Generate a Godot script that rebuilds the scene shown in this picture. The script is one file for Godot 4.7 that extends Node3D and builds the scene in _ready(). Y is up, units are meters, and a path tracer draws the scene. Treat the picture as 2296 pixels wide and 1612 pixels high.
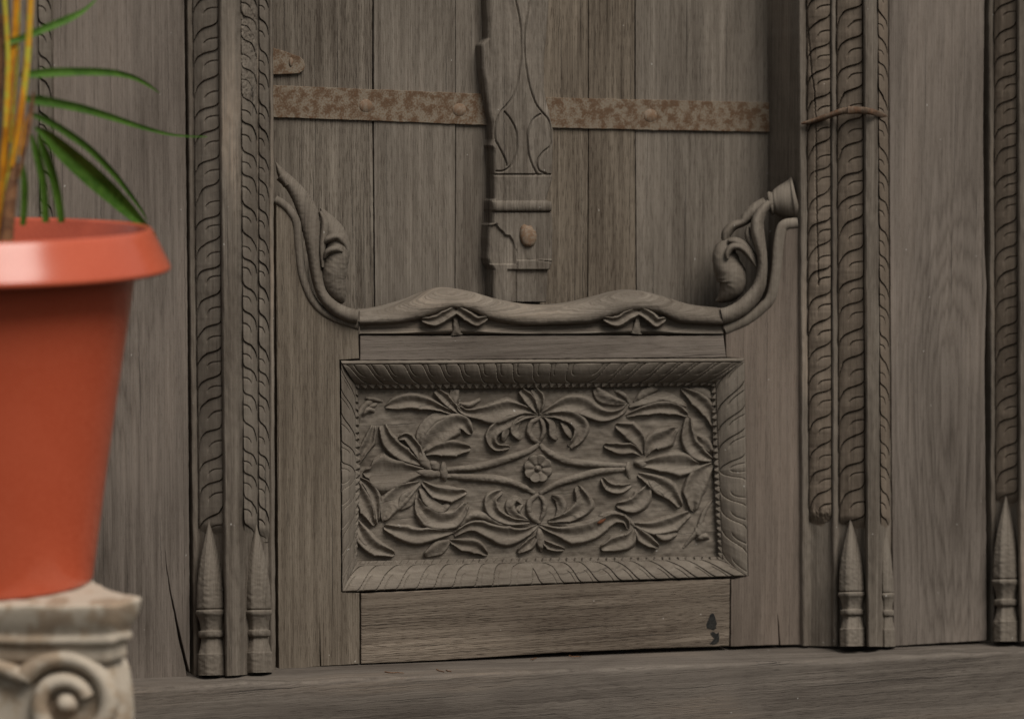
extends Node3D
# An old carved wooden doorway with a low carved gate in front of plank doors; a potted palm on a stone capital beside it.
# Lengths of outlines are written in photograph pixels (2296 wide) and turned into metres on the plane (z, in mm) where the thing stands.

const FOC := 6600.0
const CX := 1148.0
const CY := 806.0
var yaw := deg_to_rad(22.6)
var pitch := deg_to_rad(4.5)
var eye: Vector3
var fwd: Vector3
var rgt: Vector3
var upv: Vector3
var M := {}
var nz := FastNoiseLite.new()
var nzf := FastNoiseLite.new()
var rng := RandomNumberGenerator.new()
var used := {}


func _ready() -> void:
	rng.seed = 7
	nz.seed = 3
	nz.frequency = 0.02
	nzf.seed = 9
	nzf.frequency = 0.09
	nzf.fractal_octaves = 3
	make_lut()
	set_camera()
	set_light()
	make_materials()
	build_wall()
	build_frame()
	build_door()
	build_gate()
	build_twigs()
	build_pedestal()
	build_pot()
	build_palm()


# ---------------------------------------------------------------- camera and light
func set_camera() -> void:
	fwd = Vector3(sin(yaw) * cos(pitch), -sin(pitch), -cos(yaw) * cos(pitch))
	rgt = Vector3(cos(yaw), 0, sin(yaw))
	upv = rgt.cross(fwd)
	eye = Vector3(0, 1.0, 0) - fwd * 6.6
	var cam := Camera3D.new()
	cam.name = "camera"
	add_child(cam)
	cam.transform = Transform3D(Basis(rgt, upv, -fwd), eye)
	var lens := CameraAttributesPhysical.new()
	lens.frustum_focal_length = 143.3
	lens.frustum_focus_distance = 6.55
	lens.exposure_aperture = 2.6
	lens.frustum_near = 0.05
	lens.frustum_far = 200.0
	cam.attributes = lens
	cam.fov = rad_to_deg(2.0 * atan(CY / FOC))
	cam.current = true


func set_light() -> void:
	var env := Environment.new()
	env.background_mode = Environment.BG_SKY
	var sm := ProceduralSkyMaterial.new()
	sm.sky_top_color = Color(0.80, 0.82, 0.83)
	sm.sky_horizon_color = Color(0.66, 0.66, 0.64)
	sm.ground_bottom_color = Color(0.25, 0.23, 0.2)
	sm.ground_horizon_color = Color(0.36, 0.34, 0.32)
	sm.sky_curve = 0.2
	var sky := Sky.new()
	sky.sky_material = sm
	env.sky = sky
	env.tonemap_mode = Environment.TONE_MAPPER_LINEAR
	env.tonemap_exposure = 1.17
	env.background_energy_multiplier = 0.6
	env.sdfgi_enabled = true
	env.ssao_enabled = true
	env.ssil_enabled = true
	var we := WorldEnvironment.new()
	we.name = "environment"
	we.environment = env
	add_child(we)
	var sun := DirectionalLight3D.new()
	sun.name = "sun"
	sun.light_energy = 0.76
	sun.light_color = Color(1.0, 0.98, 0.95)
	sun.light_angular_distance = 32.0
	sun.shadow_enabled = true
	add_child(sun)
	var az := deg_to_rad(15.0)
	var el := deg_to_rad(52.0)
	var src := Vector3(sin(az) * cos(el), sin(el), cos(az) * cos(el))
	sun.look_at_from_position(src * 10.0, Vector3.ZERO, Vector3.UP)


# ---------------------------------------------------------------- geometry helpers
func W(px: float, py: float, z: float) -> Vector3:
	var d := fwd * FOC + rgt * (px - CX) - upv * (py - CY)
	return eye + d * ((z * 0.001 - eye.z) / d.z)


func thing(called: String, label: String, category: String, at: Vector3) -> Node3D:
	var o := Node3D.new()
	o.name = called
	add_child(o, true)
	o.position = at
	o.set_meta("label", label)
	o.set_meta("category", category)
	return o


func origin_of(p: Node) -> Vector3:
	var q := p
	while q.get_parent() != self:
		q = q.get_parent()
	return (q as Node3D).position


# grain: "v" fibres run up, "h" along x, "o" plain metres on x and y
func commit(called: String, parent: Node, mat: Material, v: PackedVector3Array, n: PackedVector3Array, idx: PackedInt32Array, grain := "v", off := Vector2.ZERO) -> MeshInstance3D:
	var uv := PackedVector2Array()
	uv.resize(v.size())
	var o := origin_of(parent)
	for i in v.size():
		var p := v[i]
		if grain == "v":
			uv[i] = Vector2(p.x + p.z * 0.6 + off.x, 1.0 - p.y * 0.5 + off.y)
		elif grain == "h":
			uv[i] = Vector2(p.y + p.z * 0.6 + off.x, p.x * 0.5 + off.y)
		else:
			uv[i] = Vector2(p.x + p.z * 0.5 + off.x, 1.0 - p.y + p.z * 0.5 + off.y)
		v[i] = p - o
	var a := []
	a.resize(Mesh.ARRAY_MAX)
	a[Mesh.ARRAY_VERTEX] = v
	a[Mesh.ARRAY_NORMAL] = n
	a[Mesh.ARRAY_TEX_UV] = uv
	a[Mesh.ARRAY_INDEX] = idx
	var am := ArrayMesh.new()
	am.add_surface_from_arrays(Mesh.PRIMITIVE_TRIANGLES, a)
	var mi := MeshInstance3D.new()
	mi.name = called
	mi.mesh = am
	mi.material_override = mat
	parent.add_child(mi, true)
	return mi


# a sheet of nu x nv points, i to the right, j downwards when seen from its front
func grid(called: String, parent: Node, mat: Material, nu: int, nv: int, p: PackedVector3Array, grain := "v", off := Vector2.ZERO, wrap := false, flip := false) -> MeshInstance3D:
	var n := PackedVector3Array()
	n.resize(nu * nv)
	for j in nv:
		var ja := maxi(j - 1, 0) * nu
		var jb := mini(j + 1, nv - 1) * nu
		for i in nu:
			var ia := maxi(i - 1, 0)
			var ib := mini(i + 1, nu - 1)
			if wrap:
				if i == 0:
					ia = nu - 2
				if i == nu - 1:
					ib = 1
			var c := (p[j * nu + ib] - p[j * nu + ia]).cross(p[ja + i] - p[jb + i])
			n[j * nu + i] = (-c if flip else c).normalized()
	var idx := PackedInt32Array()
	idx.resize((nu - 1) * (nv - 1) * 6)
	var k := 0
	for j in nv - 1:
		for i in nu - 1:
			var a := j * nu + i
			var b := a + 1
			var c := a + nu
			var d := c + 1
			if flip:
				idx[k] = a; idx[k + 1] = c; idx[k + 2] = b; idx[k + 3] = b; idx[k + 4] = c; idx[k + 5] = d
			else:
				idx[k] = a; idx[k + 1] = b; idx[k + 2] = c; idx[k + 3] = b; idx[k + 4] = d; idx[k + 5] = c
			k += 6
	return commit(called, parent, mat, p, n, idx, grain, off)


func lerp_tab(xs: Array, ys: Array, x: float) -> float:
	if x <= xs[0]:
		return ys[0]
	for i in range(1, xs.size()):
		if x <= xs[i]:
			return lerpf(ys[i - 1], ys[i], (x - xs[i - 1]) / (xs[i] - xs[i - 1]))
	return ys[-1]


# Catmull-Rom through rows of numbers, a sample about every step pixels
func smooth_rows(rows: Array, step: float) -> Array:
	var out := []
	var m := rows.size()
	for i in m - 1:
		var a: Array = rows[maxi(i - 1, 0)]
		var b: Array = rows[i]
		var c: Array = rows[i + 1]
		var d: Array = rows[mini(i + 2, m - 1)]
		var cnt := maxi(2, int(Vector2(b[0] - c[0], b[1] - c[1]).length() / step))
		for k in cnt:
			var t := float(k) / cnt
			var r := []
			for q in b.size():
				r.append(0.5 * (2.0 * b[q] + (c[q] - a[q]) * t + (2.0 * a[q] - 5.0 * b[q] + 4.0 * c[q] - d[q]) * t * t + (3.0 * b[q] - a[q] - 3.0 * c[q] + d[q]) * t * t * t))
			out.append(r)
	out.append(rows[-1].duplicate())
	return out


# A board cut to an outline: flat face with an eased edge, sides going straight back.
func slab(called: String, parent: Node, mat: Material, poly: Array, zf: float, zb: float, bevel := 2.0, grain := "v", off := Vector2.ZERO, rough := 0.6) -> MeshInstance3D:
	var pts := PackedVector2Array()
	for i in poly.size():
		var a := Vector2(poly[i][0], poly[i][1])
		var b := Vector2(poly[(i + 1) % poly.size()][0], poly[(i + 1) % poly.size()][1])
		var cnt := maxi(1, int(a.distance_to(b) / 14.0))
		for k in cnt:
			var q := a.lerp(b, float(k) / cnt)
			if rough > 0.0:
				q += Vector2(nzf.get_noise_2d(q.x * 1.3, q.y * 1.3), nzf.get_noise_2d(q.x * 1.3 + 500.0, q.y * 1.3)) * rough * 1.6
			pts.append(q)
	if Geometry2D.is_polygon_clockwise(pts):
		pts.reverse()
	# y runs down in the picture: counter-clockwise here is clockwise on screen
	var m := pts.size()
	var inner := PackedVector2Array()
	for i in m:
		var e1 := (pts[i] - pts[(i + m - 1) % m]).normalized()
		var e2 := (pts[(i + 1) % m] - pts[i]).normalized()
		var nn := (Vector2(-e1.y, e1.x) + Vector2(-e2.y, e2.x))
		nn = nn / maxf(0.35, nn.length_squared() * 0.5)
		inner.append(pts[i] + nn * bevel)
	var v := PackedVector3Array()
	var n := PackedVector3Array()
	var idx := PackedInt32Array()
	var tri := Geometry2D.triangulate_polygon(inner)
	if tri.is_empty():
		inner = pts
		tri = Geometry2D.triangulate_polygon(inner)
	for q in inner:
		v.append(W(q.x, q.y, zf))
		n.append(Vector3(0, 0, 1))
	for t in range(0, tri.size(), 3):
		var a := inner[tri[t]]
		var b := inner[tri[t + 1]]
		var c := inner[tri[t + 2]]
		var cw := (b - a).cross(c - a) > 0.0
		idx.append_array([tri[t], tri[t + 1], tri[t + 2]] if cw else [tri[t], tri[t + 2], tri[t + 1]])
	# eased edge and side
	for i in m:
		var j := (i + 1) % m
		var ia := W(inner[i].x, inner[i].y, zf)
		var ib := W(inner[j].x, inner[j].y, zf)
		var oa := W(pts[i].x, pts[i].y, zf)
		var ob := W(pts[j].x, pts[j].y, zf)
		var side := (ob - oa).cross(Vector3(0, 0, 1)).normalized()
		if side.dot((oa - ia) + (ob - ib)) < 0.0:
			side = -side
		var drop := Vector3(0, 0, -0.001 * maxf(bevel, 0.3))
		oa += drop
		ob += drop
		var ba := Vector3(oa.x, oa.y, zb * 0.001)
		var bb := Vector3(ob.x, ob.y, zb * 0.001)
		var k := v.size()
		v.append_array([ia, ib, oa, ob, oa, ob, ba, bb])
		var half := (side + Vector3(0, 0, 1)).normalized()
		n.append_array([Vector3(0, 0, 1), Vector3(0, 0, 1), half, half, side, side, side, side])
		for q in [[0, 1, 2, 3], [4, 5, 6, 7]]:
			var fn := (v[k + q[2]] - v[k + q[0]]).cross(v[k + q[1]] - v[k + q[0]])
			# clockwise front: the counter-clockwise normal points away
			if fn.dot(n[k + q[3]]) > 0.0:
				idx.append_array([k + q[0], k + q[1], k + q[2], k + q[1], k + q[3], k + q[2]])
			else:
				idx.append_array([k + q[0], k + q[2], k + q[1], k + q[1], k + q[2], k + q[3]])
	return commit(called, parent, mat, v, n, idx, grain, off)


# Round or oval bar: rows of [px, py, z, radius in px, radius in depth mm]
func bar(called: String, parent: Node, mat: Material, rows: Array, step := 3.0, segs := 18, grain := "v", lump := 0.0, facets := false) -> MeshInstance3D:
	var r := smooth_rows(rows, step)
	var nv := r.size()
	var nu := segs + 1
	var p := PackedVector3Array()
	p.resize(nu * nv)
	for j in nv:
		var a: Array = r[maxi(j - 1, 0)]
		var b: Array = r[mini(j + 1, nv - 1)]
		var t := Vector2(b[0] - a[0], b[1] - a[1]).normalized()
		if t == Vector2.ZERO:
			t = Vector2(0, 1)
		var side := Vector2(t.y, -t.x)
		var c: Array = r[j]
		for i in nu:
			var f := TAU * i / segs
			var k := 1.0 + lump * nzf.get_noise_3d(c[0] + 30.0 * cos(f), c[1], 30.0 * sin(f))
			if facets:
				k *= 0.96 / cos(fposmod(f + PI / 8.0, PI / 4.0) - PI / 8.0)
			var q := Vector2(c[0], c[1]) + side * (cos(f) * maxf(c[3], 0.05) * k)
			p[j * nu + i] = W(q.x, q.y, c[2] + sin(f) * maxf(c[4], 0.05) * k)
	return grid(called, parent, mat, nu, nv, p, grain, Vector2.ZERO, true, true)


# A carved leaf standing on a panel: rows of [px, py, half width] along its middle line.
func leaf(parent: Node, mat: Material, rows: Array, z0: float, h: float, kind := 0, called := "carved_leaf") -> void:
	if kind != 1:   # lobes end bluntly
		var e: Array = rows[-1]
		var b4: Array = rows[-2]
		if e[2] < 0.42 * b4[2]:
			var dir := Vector2(e[0] - b4[0], e[1] - b4[1]).normalized()
			e[2] = 0.5 * b4[2]
			e[0] -= dir.x * 0.25 * b4[2]
			e[1] -= dir.y * 0.25 * b4[2]
			rows.append([e[0] + dir.x * 0.3 * b4[2], e[1] + dir.y * 0.3 * b4[2], 0.3 * b4[2]])
			rows.append([e[0] + dir.x * 0.46 * b4[2], e[1] + dir.y * 0.46 * b4[2], 0.3])
	var r := smooth_rows(rows, 2.2)
	var nv := r.size()
	var S: Array[float] = [-1.22, -1.0, -0.93, -0.82, -0.66, -0.45, -0.2, 0.0, 0.2, 0.45, 0.66, 0.82, 0.93, 1.0, 1.22]
	var H: Array[float]
	if kind == 0:
		H = [-0.3, 0.3, 0.74, 1.0, 1.02, 0.78, 0.46, 0.3, 0.34, 0.56, 0.92, 1.02, 0.8, 0.34, -0.3]
	elif kind == 1:
		H = [-0.5, 0.1, 0.38, 0.6, 0.8, 0.93, 1.0, 1.02, 1.0, 0.93, 0.8, 0.6, 0.38, 0.1, -0.5]
	else:
		H = [-0.5, 0.2, 0.45, 0.55, 0.56, 0.6, 0.72, 0.85, 0.97, 1.05, 1.05, 0.95, 0.7, 0.25, -0.5]
	var nu := S.size()
	var p := PackedVector3Array()
	p.resize(nu * nv)
	for j in nv:
		var a: Array = r[maxi(j - 1, 0)]
		var b: Array = r[mini(j + 1, nv - 1)]
		var t := Vector2(b[0] - a[0], b[1] - a[1]).normalized()
		var side := Vector2(-t.y, t.x)
		var c: Array = r[j]
		var f := float(j) / (nv - 1)
		var w := maxf(c[2], 0.3)
		var hh := h * clampf(w / 7.0, 0.45, 1.0) * (0.6 + 0.4 * smoothstep(0.0, 0.25, minf(f, (1.0 - f) * (1.0 if kind == 1 else 2.5))))
		for i in nu:
			var ww := w * (1.08 - 0.2 * pow(absf(sin(f * PI * 3.0)), 0.5)) if kind == 0 and w > 8.0 and S[i] > 0.3 else w
			var q := Vector2(c[0], c[1]) + side * (ww * S[i])
			q += Vector2(nzf.get_noise_2d(q.x * 1.2, q.y * 1.2), nzf.get_noise_2d(q.y * 1.2, q.x * 1.2)) * 0.6
			var z := z0 + hh * H[i]
			if H[i] > 0.25:
				z += nzf.get_noise_2d(q.x * 0.8, q.y * 0.8) * 1.6
			p[j * nu + i] = W(q.x, q.y, z)
	grid(called, parent, mat, nu, nv, p, "h", Vector2.ZERO, false, true)


# Height (mm) of the running scale carving at u across (1 = hooked end) and s along, in periods of per pixels
var US := [0.0, 0.02, 0.05, 0.1, 0.17, 0.27, 0.4, 0.55, 0.7, 0.82, 0.9, 0.96, 1.0]
var YS := [0.0, -0.17, -0.28, -0.40, -0.51, -0.60, -0.68, -0.73, -0.77, -0.81, -0.86, -0.93, -1.02]
var UC := [0.36, 0.37, 0.4, 0.45, 0.53, 0.65, 0.8, 0.98]
var YC := [0.12, 0.0, -0.11, -0.20, -0.28, -0.335, -0.36, -0.37]


var sweep := 1.0
var LUT := PackedFloat32Array()   # main line, its groove width, inner line, its groove width; 101 entries each


func make_lut() -> void:
	LUT.resize(404)
	for i in 101:
		var u := i / 100.0
		LUT[i] = lerp_tab(US, YS, u)
		var sl := (lerp_tab(US, YS, minf(u + 0.015, 1.0)) - lerp_tab(US, YS, maxf(u - 0.015, 0.0))) / 0.03
		LUT[101 + i] = minf(0.3, 0.042 * sqrt(1.0 + sl * sl))
		LUT[202 + i] = lerp_tab(UC, YC, u)
		sl = (lerp_tab(UC, YC, minf(u + 0.015, 1.0)) - lerp_tab(UC, YC, maxf(u - 0.015, 0.35))) / 0.03
		LUT[303 + i] = minf(0.22, 0.038 * sqrt(1.0 + sl * sl))


func scales(u: float, s: float, amp: float) -> float:
	var f := u * 100.0
	var i := mini(int(f), 99)
	f -= i
	var phi := fposmod(s - lerpf(LUT[i], LUT[i + 1], f) * sweep, 1.0)
	var h := amp * (0.28 + 0.72 * sin(phi * PI * 0.62))
	var w := LUT[101 + i]
	if phi < w:
		h -= amp * 0.75 * pow(1.0 - phi / w, 1.3)
	elif phi > 1.0 - w * 0.4:
		h -= amp * 0.5 * (phi - 1.0 + w * 0.4) / (w * 0.4)
	if u > 0.36:
		var d := fposmod(s - lerpf(LUT[202 + i], LUT[203 + i], f) * sweep + 0.5 + 0.25 * (1.0 - sweep), 1.0) - 0.5
		var k := amp * 0.7 * smoothstep(0.36, 0.46, u)
		var wc := LUT[303 + i]
		if d >= 0.0:
			h -= k * (0.45 * exp(-d / 0.14) + 0.55 * maxf(0.0, 1.0 - d / (wc * 1.3)))
		elif d > -wc * 0.5:
			h -= k * (1.0 + d / (wc * 0.5))
	var edge := minf(smoothstep(0.0, 0.03, u), smoothstep(1.0, 0.96, u))
	return h * edge


# Carved band on the quad a0-a1 (u = 0 side) and b0-b1 (u = 1 side), running from 0 to 1
func band(called: String, parent: Node, mat: Material, a0: Vector2, a1: Vector2, b0: Vector2, b1: Vector2, za: float, zb: float, bulge: float, amp: float, per: float, phase: float, turn_at := 2.0, step := 1.1, flip := false, grain := "v", wear := 0.0, rot := Vector2(9e9, 9e9), crack := []) -> void:
	var length := (a0.distance_to(a1) + b0.distance_to(b1)) * 0.5
	var nv := int(length / step) + 1
	var nu := maxi(18, int((a0.distance_to(b0) + a1.distance_to(b1)) * 0.5 / step)) + 1
	var p := PackedVector3Array()
	p.resize(nu * nv)
	for j in nv:
		var t := float(j) / (nv - 1)
		var a := a0.lerp(a1, t)
		var b := b0.lerp(b1, t)
		var s := t * length / per
		if turn_at < 1.5 and t > turn_at:
			s = (2.0 * turn_at - t) * length / per
		var wob := nz.get_noise_2d(s * per * 0.35, phase * 91.0) * 0.3
		var k := amp * 0.82 * (1.0 + 0.4 * nz.get_noise_2d(s * per * 0.4, phase * 37.0 + 400.0))
		if wear > 0.0:
			k *= 1.0 - clampf(wear * (0.5 + 1.6 * nz.get_noise_2d(s * per * 0.3, phase * 53.0 + 90.0)), 0.0, 0.9)
		var fade := smoothstep(length, length - 34.0, t * length) if turn_at > 1.5 else 1.0
		for i in nu:
			var u := float(i) / (nu - 1)
			var q := a.lerp(b, u)
			var z := lerpf(za, zb, u) + bulge * 4.0 * u * (1.0 - u) + scales(u, s + phase + wob, k * fade) + nzf.get_noise_2d(q.x * 0.7, q.y * 0.25) * 0.6 - 7.0 * (1.0 - fade)
			if q.y > rot.x and q.y < rot.y:   # rotted, crumbling stretch
				var f := smoothstep(rot.x, rot.x + 50.0, q.y) * smoothstep(rot.y, rot.y - 30.0, q.y) * clampf(0.7 + nz.get_noise_2d(q.x * 3.0, q.y) * 1.5, 0.0, 1.0)
				z += f * (nzf.get_noise_2d(q.x * 2.0, q.y * 1.0) * 3.0 - 1.5 - 0.4 * scales(u, s + phase + wob, k))
			if crack:
				var cx := lerp_tab(crack[0], crack[1], q.y) + nzf.get_noise_2d(q.y * 1.5, 11.0) * 1.5
				var cd := absf(q.x - cx)
				if q.y > crack[0][0] and q.y < crack[0][-1] and cd < 2.2:
					z -= 6.0 * (1.0 - cd / 2.2)
			p[j * nu + i] = W(q.x, q.y, z)
	grid(called, parent, mat, nu, nv, p, grain, Vector2.ZERO, false, flip)


# ---------------------------------------------------------------- materials
func layer(sd: int, w: int, h: int, freq: float, to: int, oct := 3) -> PackedFloat32Array:
	var f := FastNoiseLite.new()
	f.seed = sd
	f.frequency = freq
	f.fractal_octaves = oct
	var im := f.get_seamless_image(w, h)
	im.convert(Image.FORMAT_RF)
	if w == to and h == to:
		return im.get_data().to_float32_array()
	# wrap two cells round every side, so that the enlarged picture still tiles
	var big := Image.create_empty(w + 4, h + 4, false, Image.FORMAT_RF)
	for oy in [2 - h, 2, 2 + h]:
		for ox in [2 - w, 2, 2 + w]:
			big.blit_rect(im, Rect2i(0, 0, w, h), Vector2i(ox, oy))
	var sx := to / w
	var sy := to / h
	big.resize((w + 4) * sx, (h + 4) * sy, Image.INTERPOLATE_CUBIC)
	return big.get_region(Rect2i(2 * sx, 2 * sy, to, to)).get_data().to_float32_array()


func wood(sd: int, rings: float, warp: float, streak: float, pores: float, swirl: Vector3, dark: Color, light: Color, warm: Color, warm_amt: float, depth: float, fleck := 40, ringw := 0.1, checks := 60) -> StandardMaterial3D:
	var N := 1024
	var fine := layer(sd, N, 16, 0.35, N, 2)
	var mid := layer(sd + 1, 256, 16, 0.2, N)
	var blot := layer(sd + 2, 64, 32, 0.06, N)
	var pore := layer(sd + 3, N, 128, 0.4, N, 2)
	var ph := float(sd) * 1.7
	var grit := layer(sd + 5, N, N, 0.5, N, 1)
	var col := PackedByteArray()
	col.resize(N * N * 3)
	var hgt := PackedFloat32Array()
	hgt.resize(N * N)
	var dr := dark.r * 255.0
	var dg := dark.g * 255.0
	var db := dark.b * 255.0
	var lr := light.r * 255.0 - dr
	var lg := light.g * 255.0 - dg
	var lb := light.b * 255.0 - db
	for y in N:
		var fy := float(y) / N
		for x in N:
			var k := y * N + x
			var fx := float(x) / N
			var b := 0.34 * sin(TAU * (fx + fy) + ph) * sin(TAU * fy * 2.0 + ph * 1.3) + 0.2 * sin(TAU * (2.0 * fx - fy) + ph * 2.1) + 0.1 * sin(TAU * (3.0 * fx + 3.0 * fy) + ph * 0.7)
			var rc := fx * rings + b * warp
			var rw := ringw
			if swirl.z > 0.0:
				var dx := (fx - swirl.x) * 2.2
				var dy := (fy - swirl.y) * 0.9
				var near := exp(-(dx * dx + dy * dy) * 20.0)
				rc += swirl.z * near * 9.0 + (mid[k] - 0.5) * 1.1
				rw = ringw * (1.0 + 1.3 * minf(near * 2.5, 1.0))
			var ring := absf(fposmod(rc, 1.0) * 2.0 - 1.0)
			ring = ring * ring
			var st := fine[k] * 0.55 + mid[k] * 0.45
			var po := clampf((pore[k] - 0.58) * 5.0, 0.0, 1.0) * pores
			var bl := blot[k]
			var gr := grit[k] - 0.5
			var t := 0.56 + (st - 0.5) * streak - ring * rw - po * 0.5 + (bl - 0.5) * 0.55 + gr * 0.22
			t = clampf(t, -0.15, 1.25)
			var wm := clampf((bl - 0.52) * 3.0, 0.0, 1.0) * warm_amt * clampf(1.3 - t, 0.0, 1.0) * clampf((st - 0.42) * 5.0, 0.15, 1.0)
			var r := dr + lr * t
			var g := dg + lg * t
			var bb := db + lb * t
			r += (warm.r * 255.0 - r) * wm
			g += (warm.g * 255.0 - g) * wm
			bb += (warm.b * 255.0 - bb) * wm
			col[k * 3] = clampi(int(r), 0, 255)
			col[k * 3 + 1] = clampi(int(g), 0, 255)
			col[k * 3 + 2] = clampi(int(bb), 0, 255)
			hgt[k] = 0.6 + (st - 0.5) * streak * 0.7 - ring * rw - po * 0.5 + gr * 0.2
	var rg := RandomNumberGenerator.new()
	rg.seed = sd * 31 + 5
	# hairline checks along the fibres
	for i in checks:
		var x := rg.randf() * N
		var y0 := rg.randi_range(0, N - 1)
		var ln := rg.randi_range(25, 190)
		var deep := rg.randf_range(0.25, 0.6)
		for y in ln:
			x += rg.randf_range(-0.22, 0.22)
			var w := deep * sin(PI * (y + 1.0) / (ln + 1.0))
			var k := ((y0 + y) % N) * N + (int(x) + N) % N
			for c in 3:
				col[k * 3 + c] = int(col[k * 3 + c] * (1.0 - w))
			hgt[k] -= w * 1.2
	# tiny spots of lime and paint
	for i in fleck:
		var cx := rg.randi_range(2, N - 4)
		var cy := rg.randi_range(2, N - 4)
		for yy in rg.randi_range(1, 2):
			for xx in rg.randi_range(1, 3):
				var k := (cy + yy) * N + cx + xx
				col[k * 3] = 176
				col[k * 3 + 1] = 172
				col[k * 3 + 2] = 166
	return surface_of(col, hgt, N, depth, 0.86)


func surface_of(col: PackedByteArray, hgt: PackedFloat32Array, n: int, depth: float, rough: float) -> StandardMaterial3D:
	var m := StandardMaterial3D.new()
	m.albedo_texture = ImageTexture.create_from_image(Image.create_from_data(n, n, false, Image.FORMAT_RGB8, col))
	m.heightmap_enabled = true
	m.heightmap_texture = ImageTexture.create_from_image(Image.create_from_data(n, n, false, Image.FORMAT_RF, hgt.to_byte_array()))
	m.heightmap_scale = depth
	m.roughness = rough
	m.metallic_specular = 0.3
	return m


func tinted(src: StandardMaterial3D, tint: Color) -> StandardMaterial3D:
	var m: StandardMaterial3D = src.duplicate()
	m.albedo_color = tint
	return m


# mottled matter: three colours mixed by two noises
func mottled(sd: int, freq: float, c0: Color, c1: Color, c2: Color, cut: float, depth: float, rough: float, soft := 0.09, ratio := 2.7) -> StandardMaterial3D:
	var N := 512
	var a := layer(sd, N, N, freq, N, 4)
	var b := layer(sd + 1, N, N, freq * ratio, N, 3)
	var g := layer(sd + 2, N, N, 0.5, N, 1)
	var col := PackedByteArray()
	col.resize(N * N * 3)
	var hgt := PackedFloat32Array()
	hgt.resize(N * N)
	for k in N * N:
		var t := smoothstep(cut - soft, cut + soft, a[k] * 0.6 + b[k] * 0.4 + (g[k] - 0.5) * soft)
		var c := c0.lerp(c1, t).lerp(c2, smoothstep(0.55, 0.85, b[k]) * 0.6)
		var gr := (g[k] - 0.5) * 30.0
		col[k * 3] = clampi(int(c.r * 255.0 + gr), 0, 255)
		col[k * 3 + 1] = clampi(int(c.g * 255.0 + gr), 0, 255)
		col[k * 3 + 2] = clampi(int(c.b * 255.0 + gr), 0, 255)
		hgt[k] = a[k] * 0.4 + b[k] * 0.3 + g[k] * 0.3
	return surface_of(col, hgt, N, depth, rough)


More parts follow.
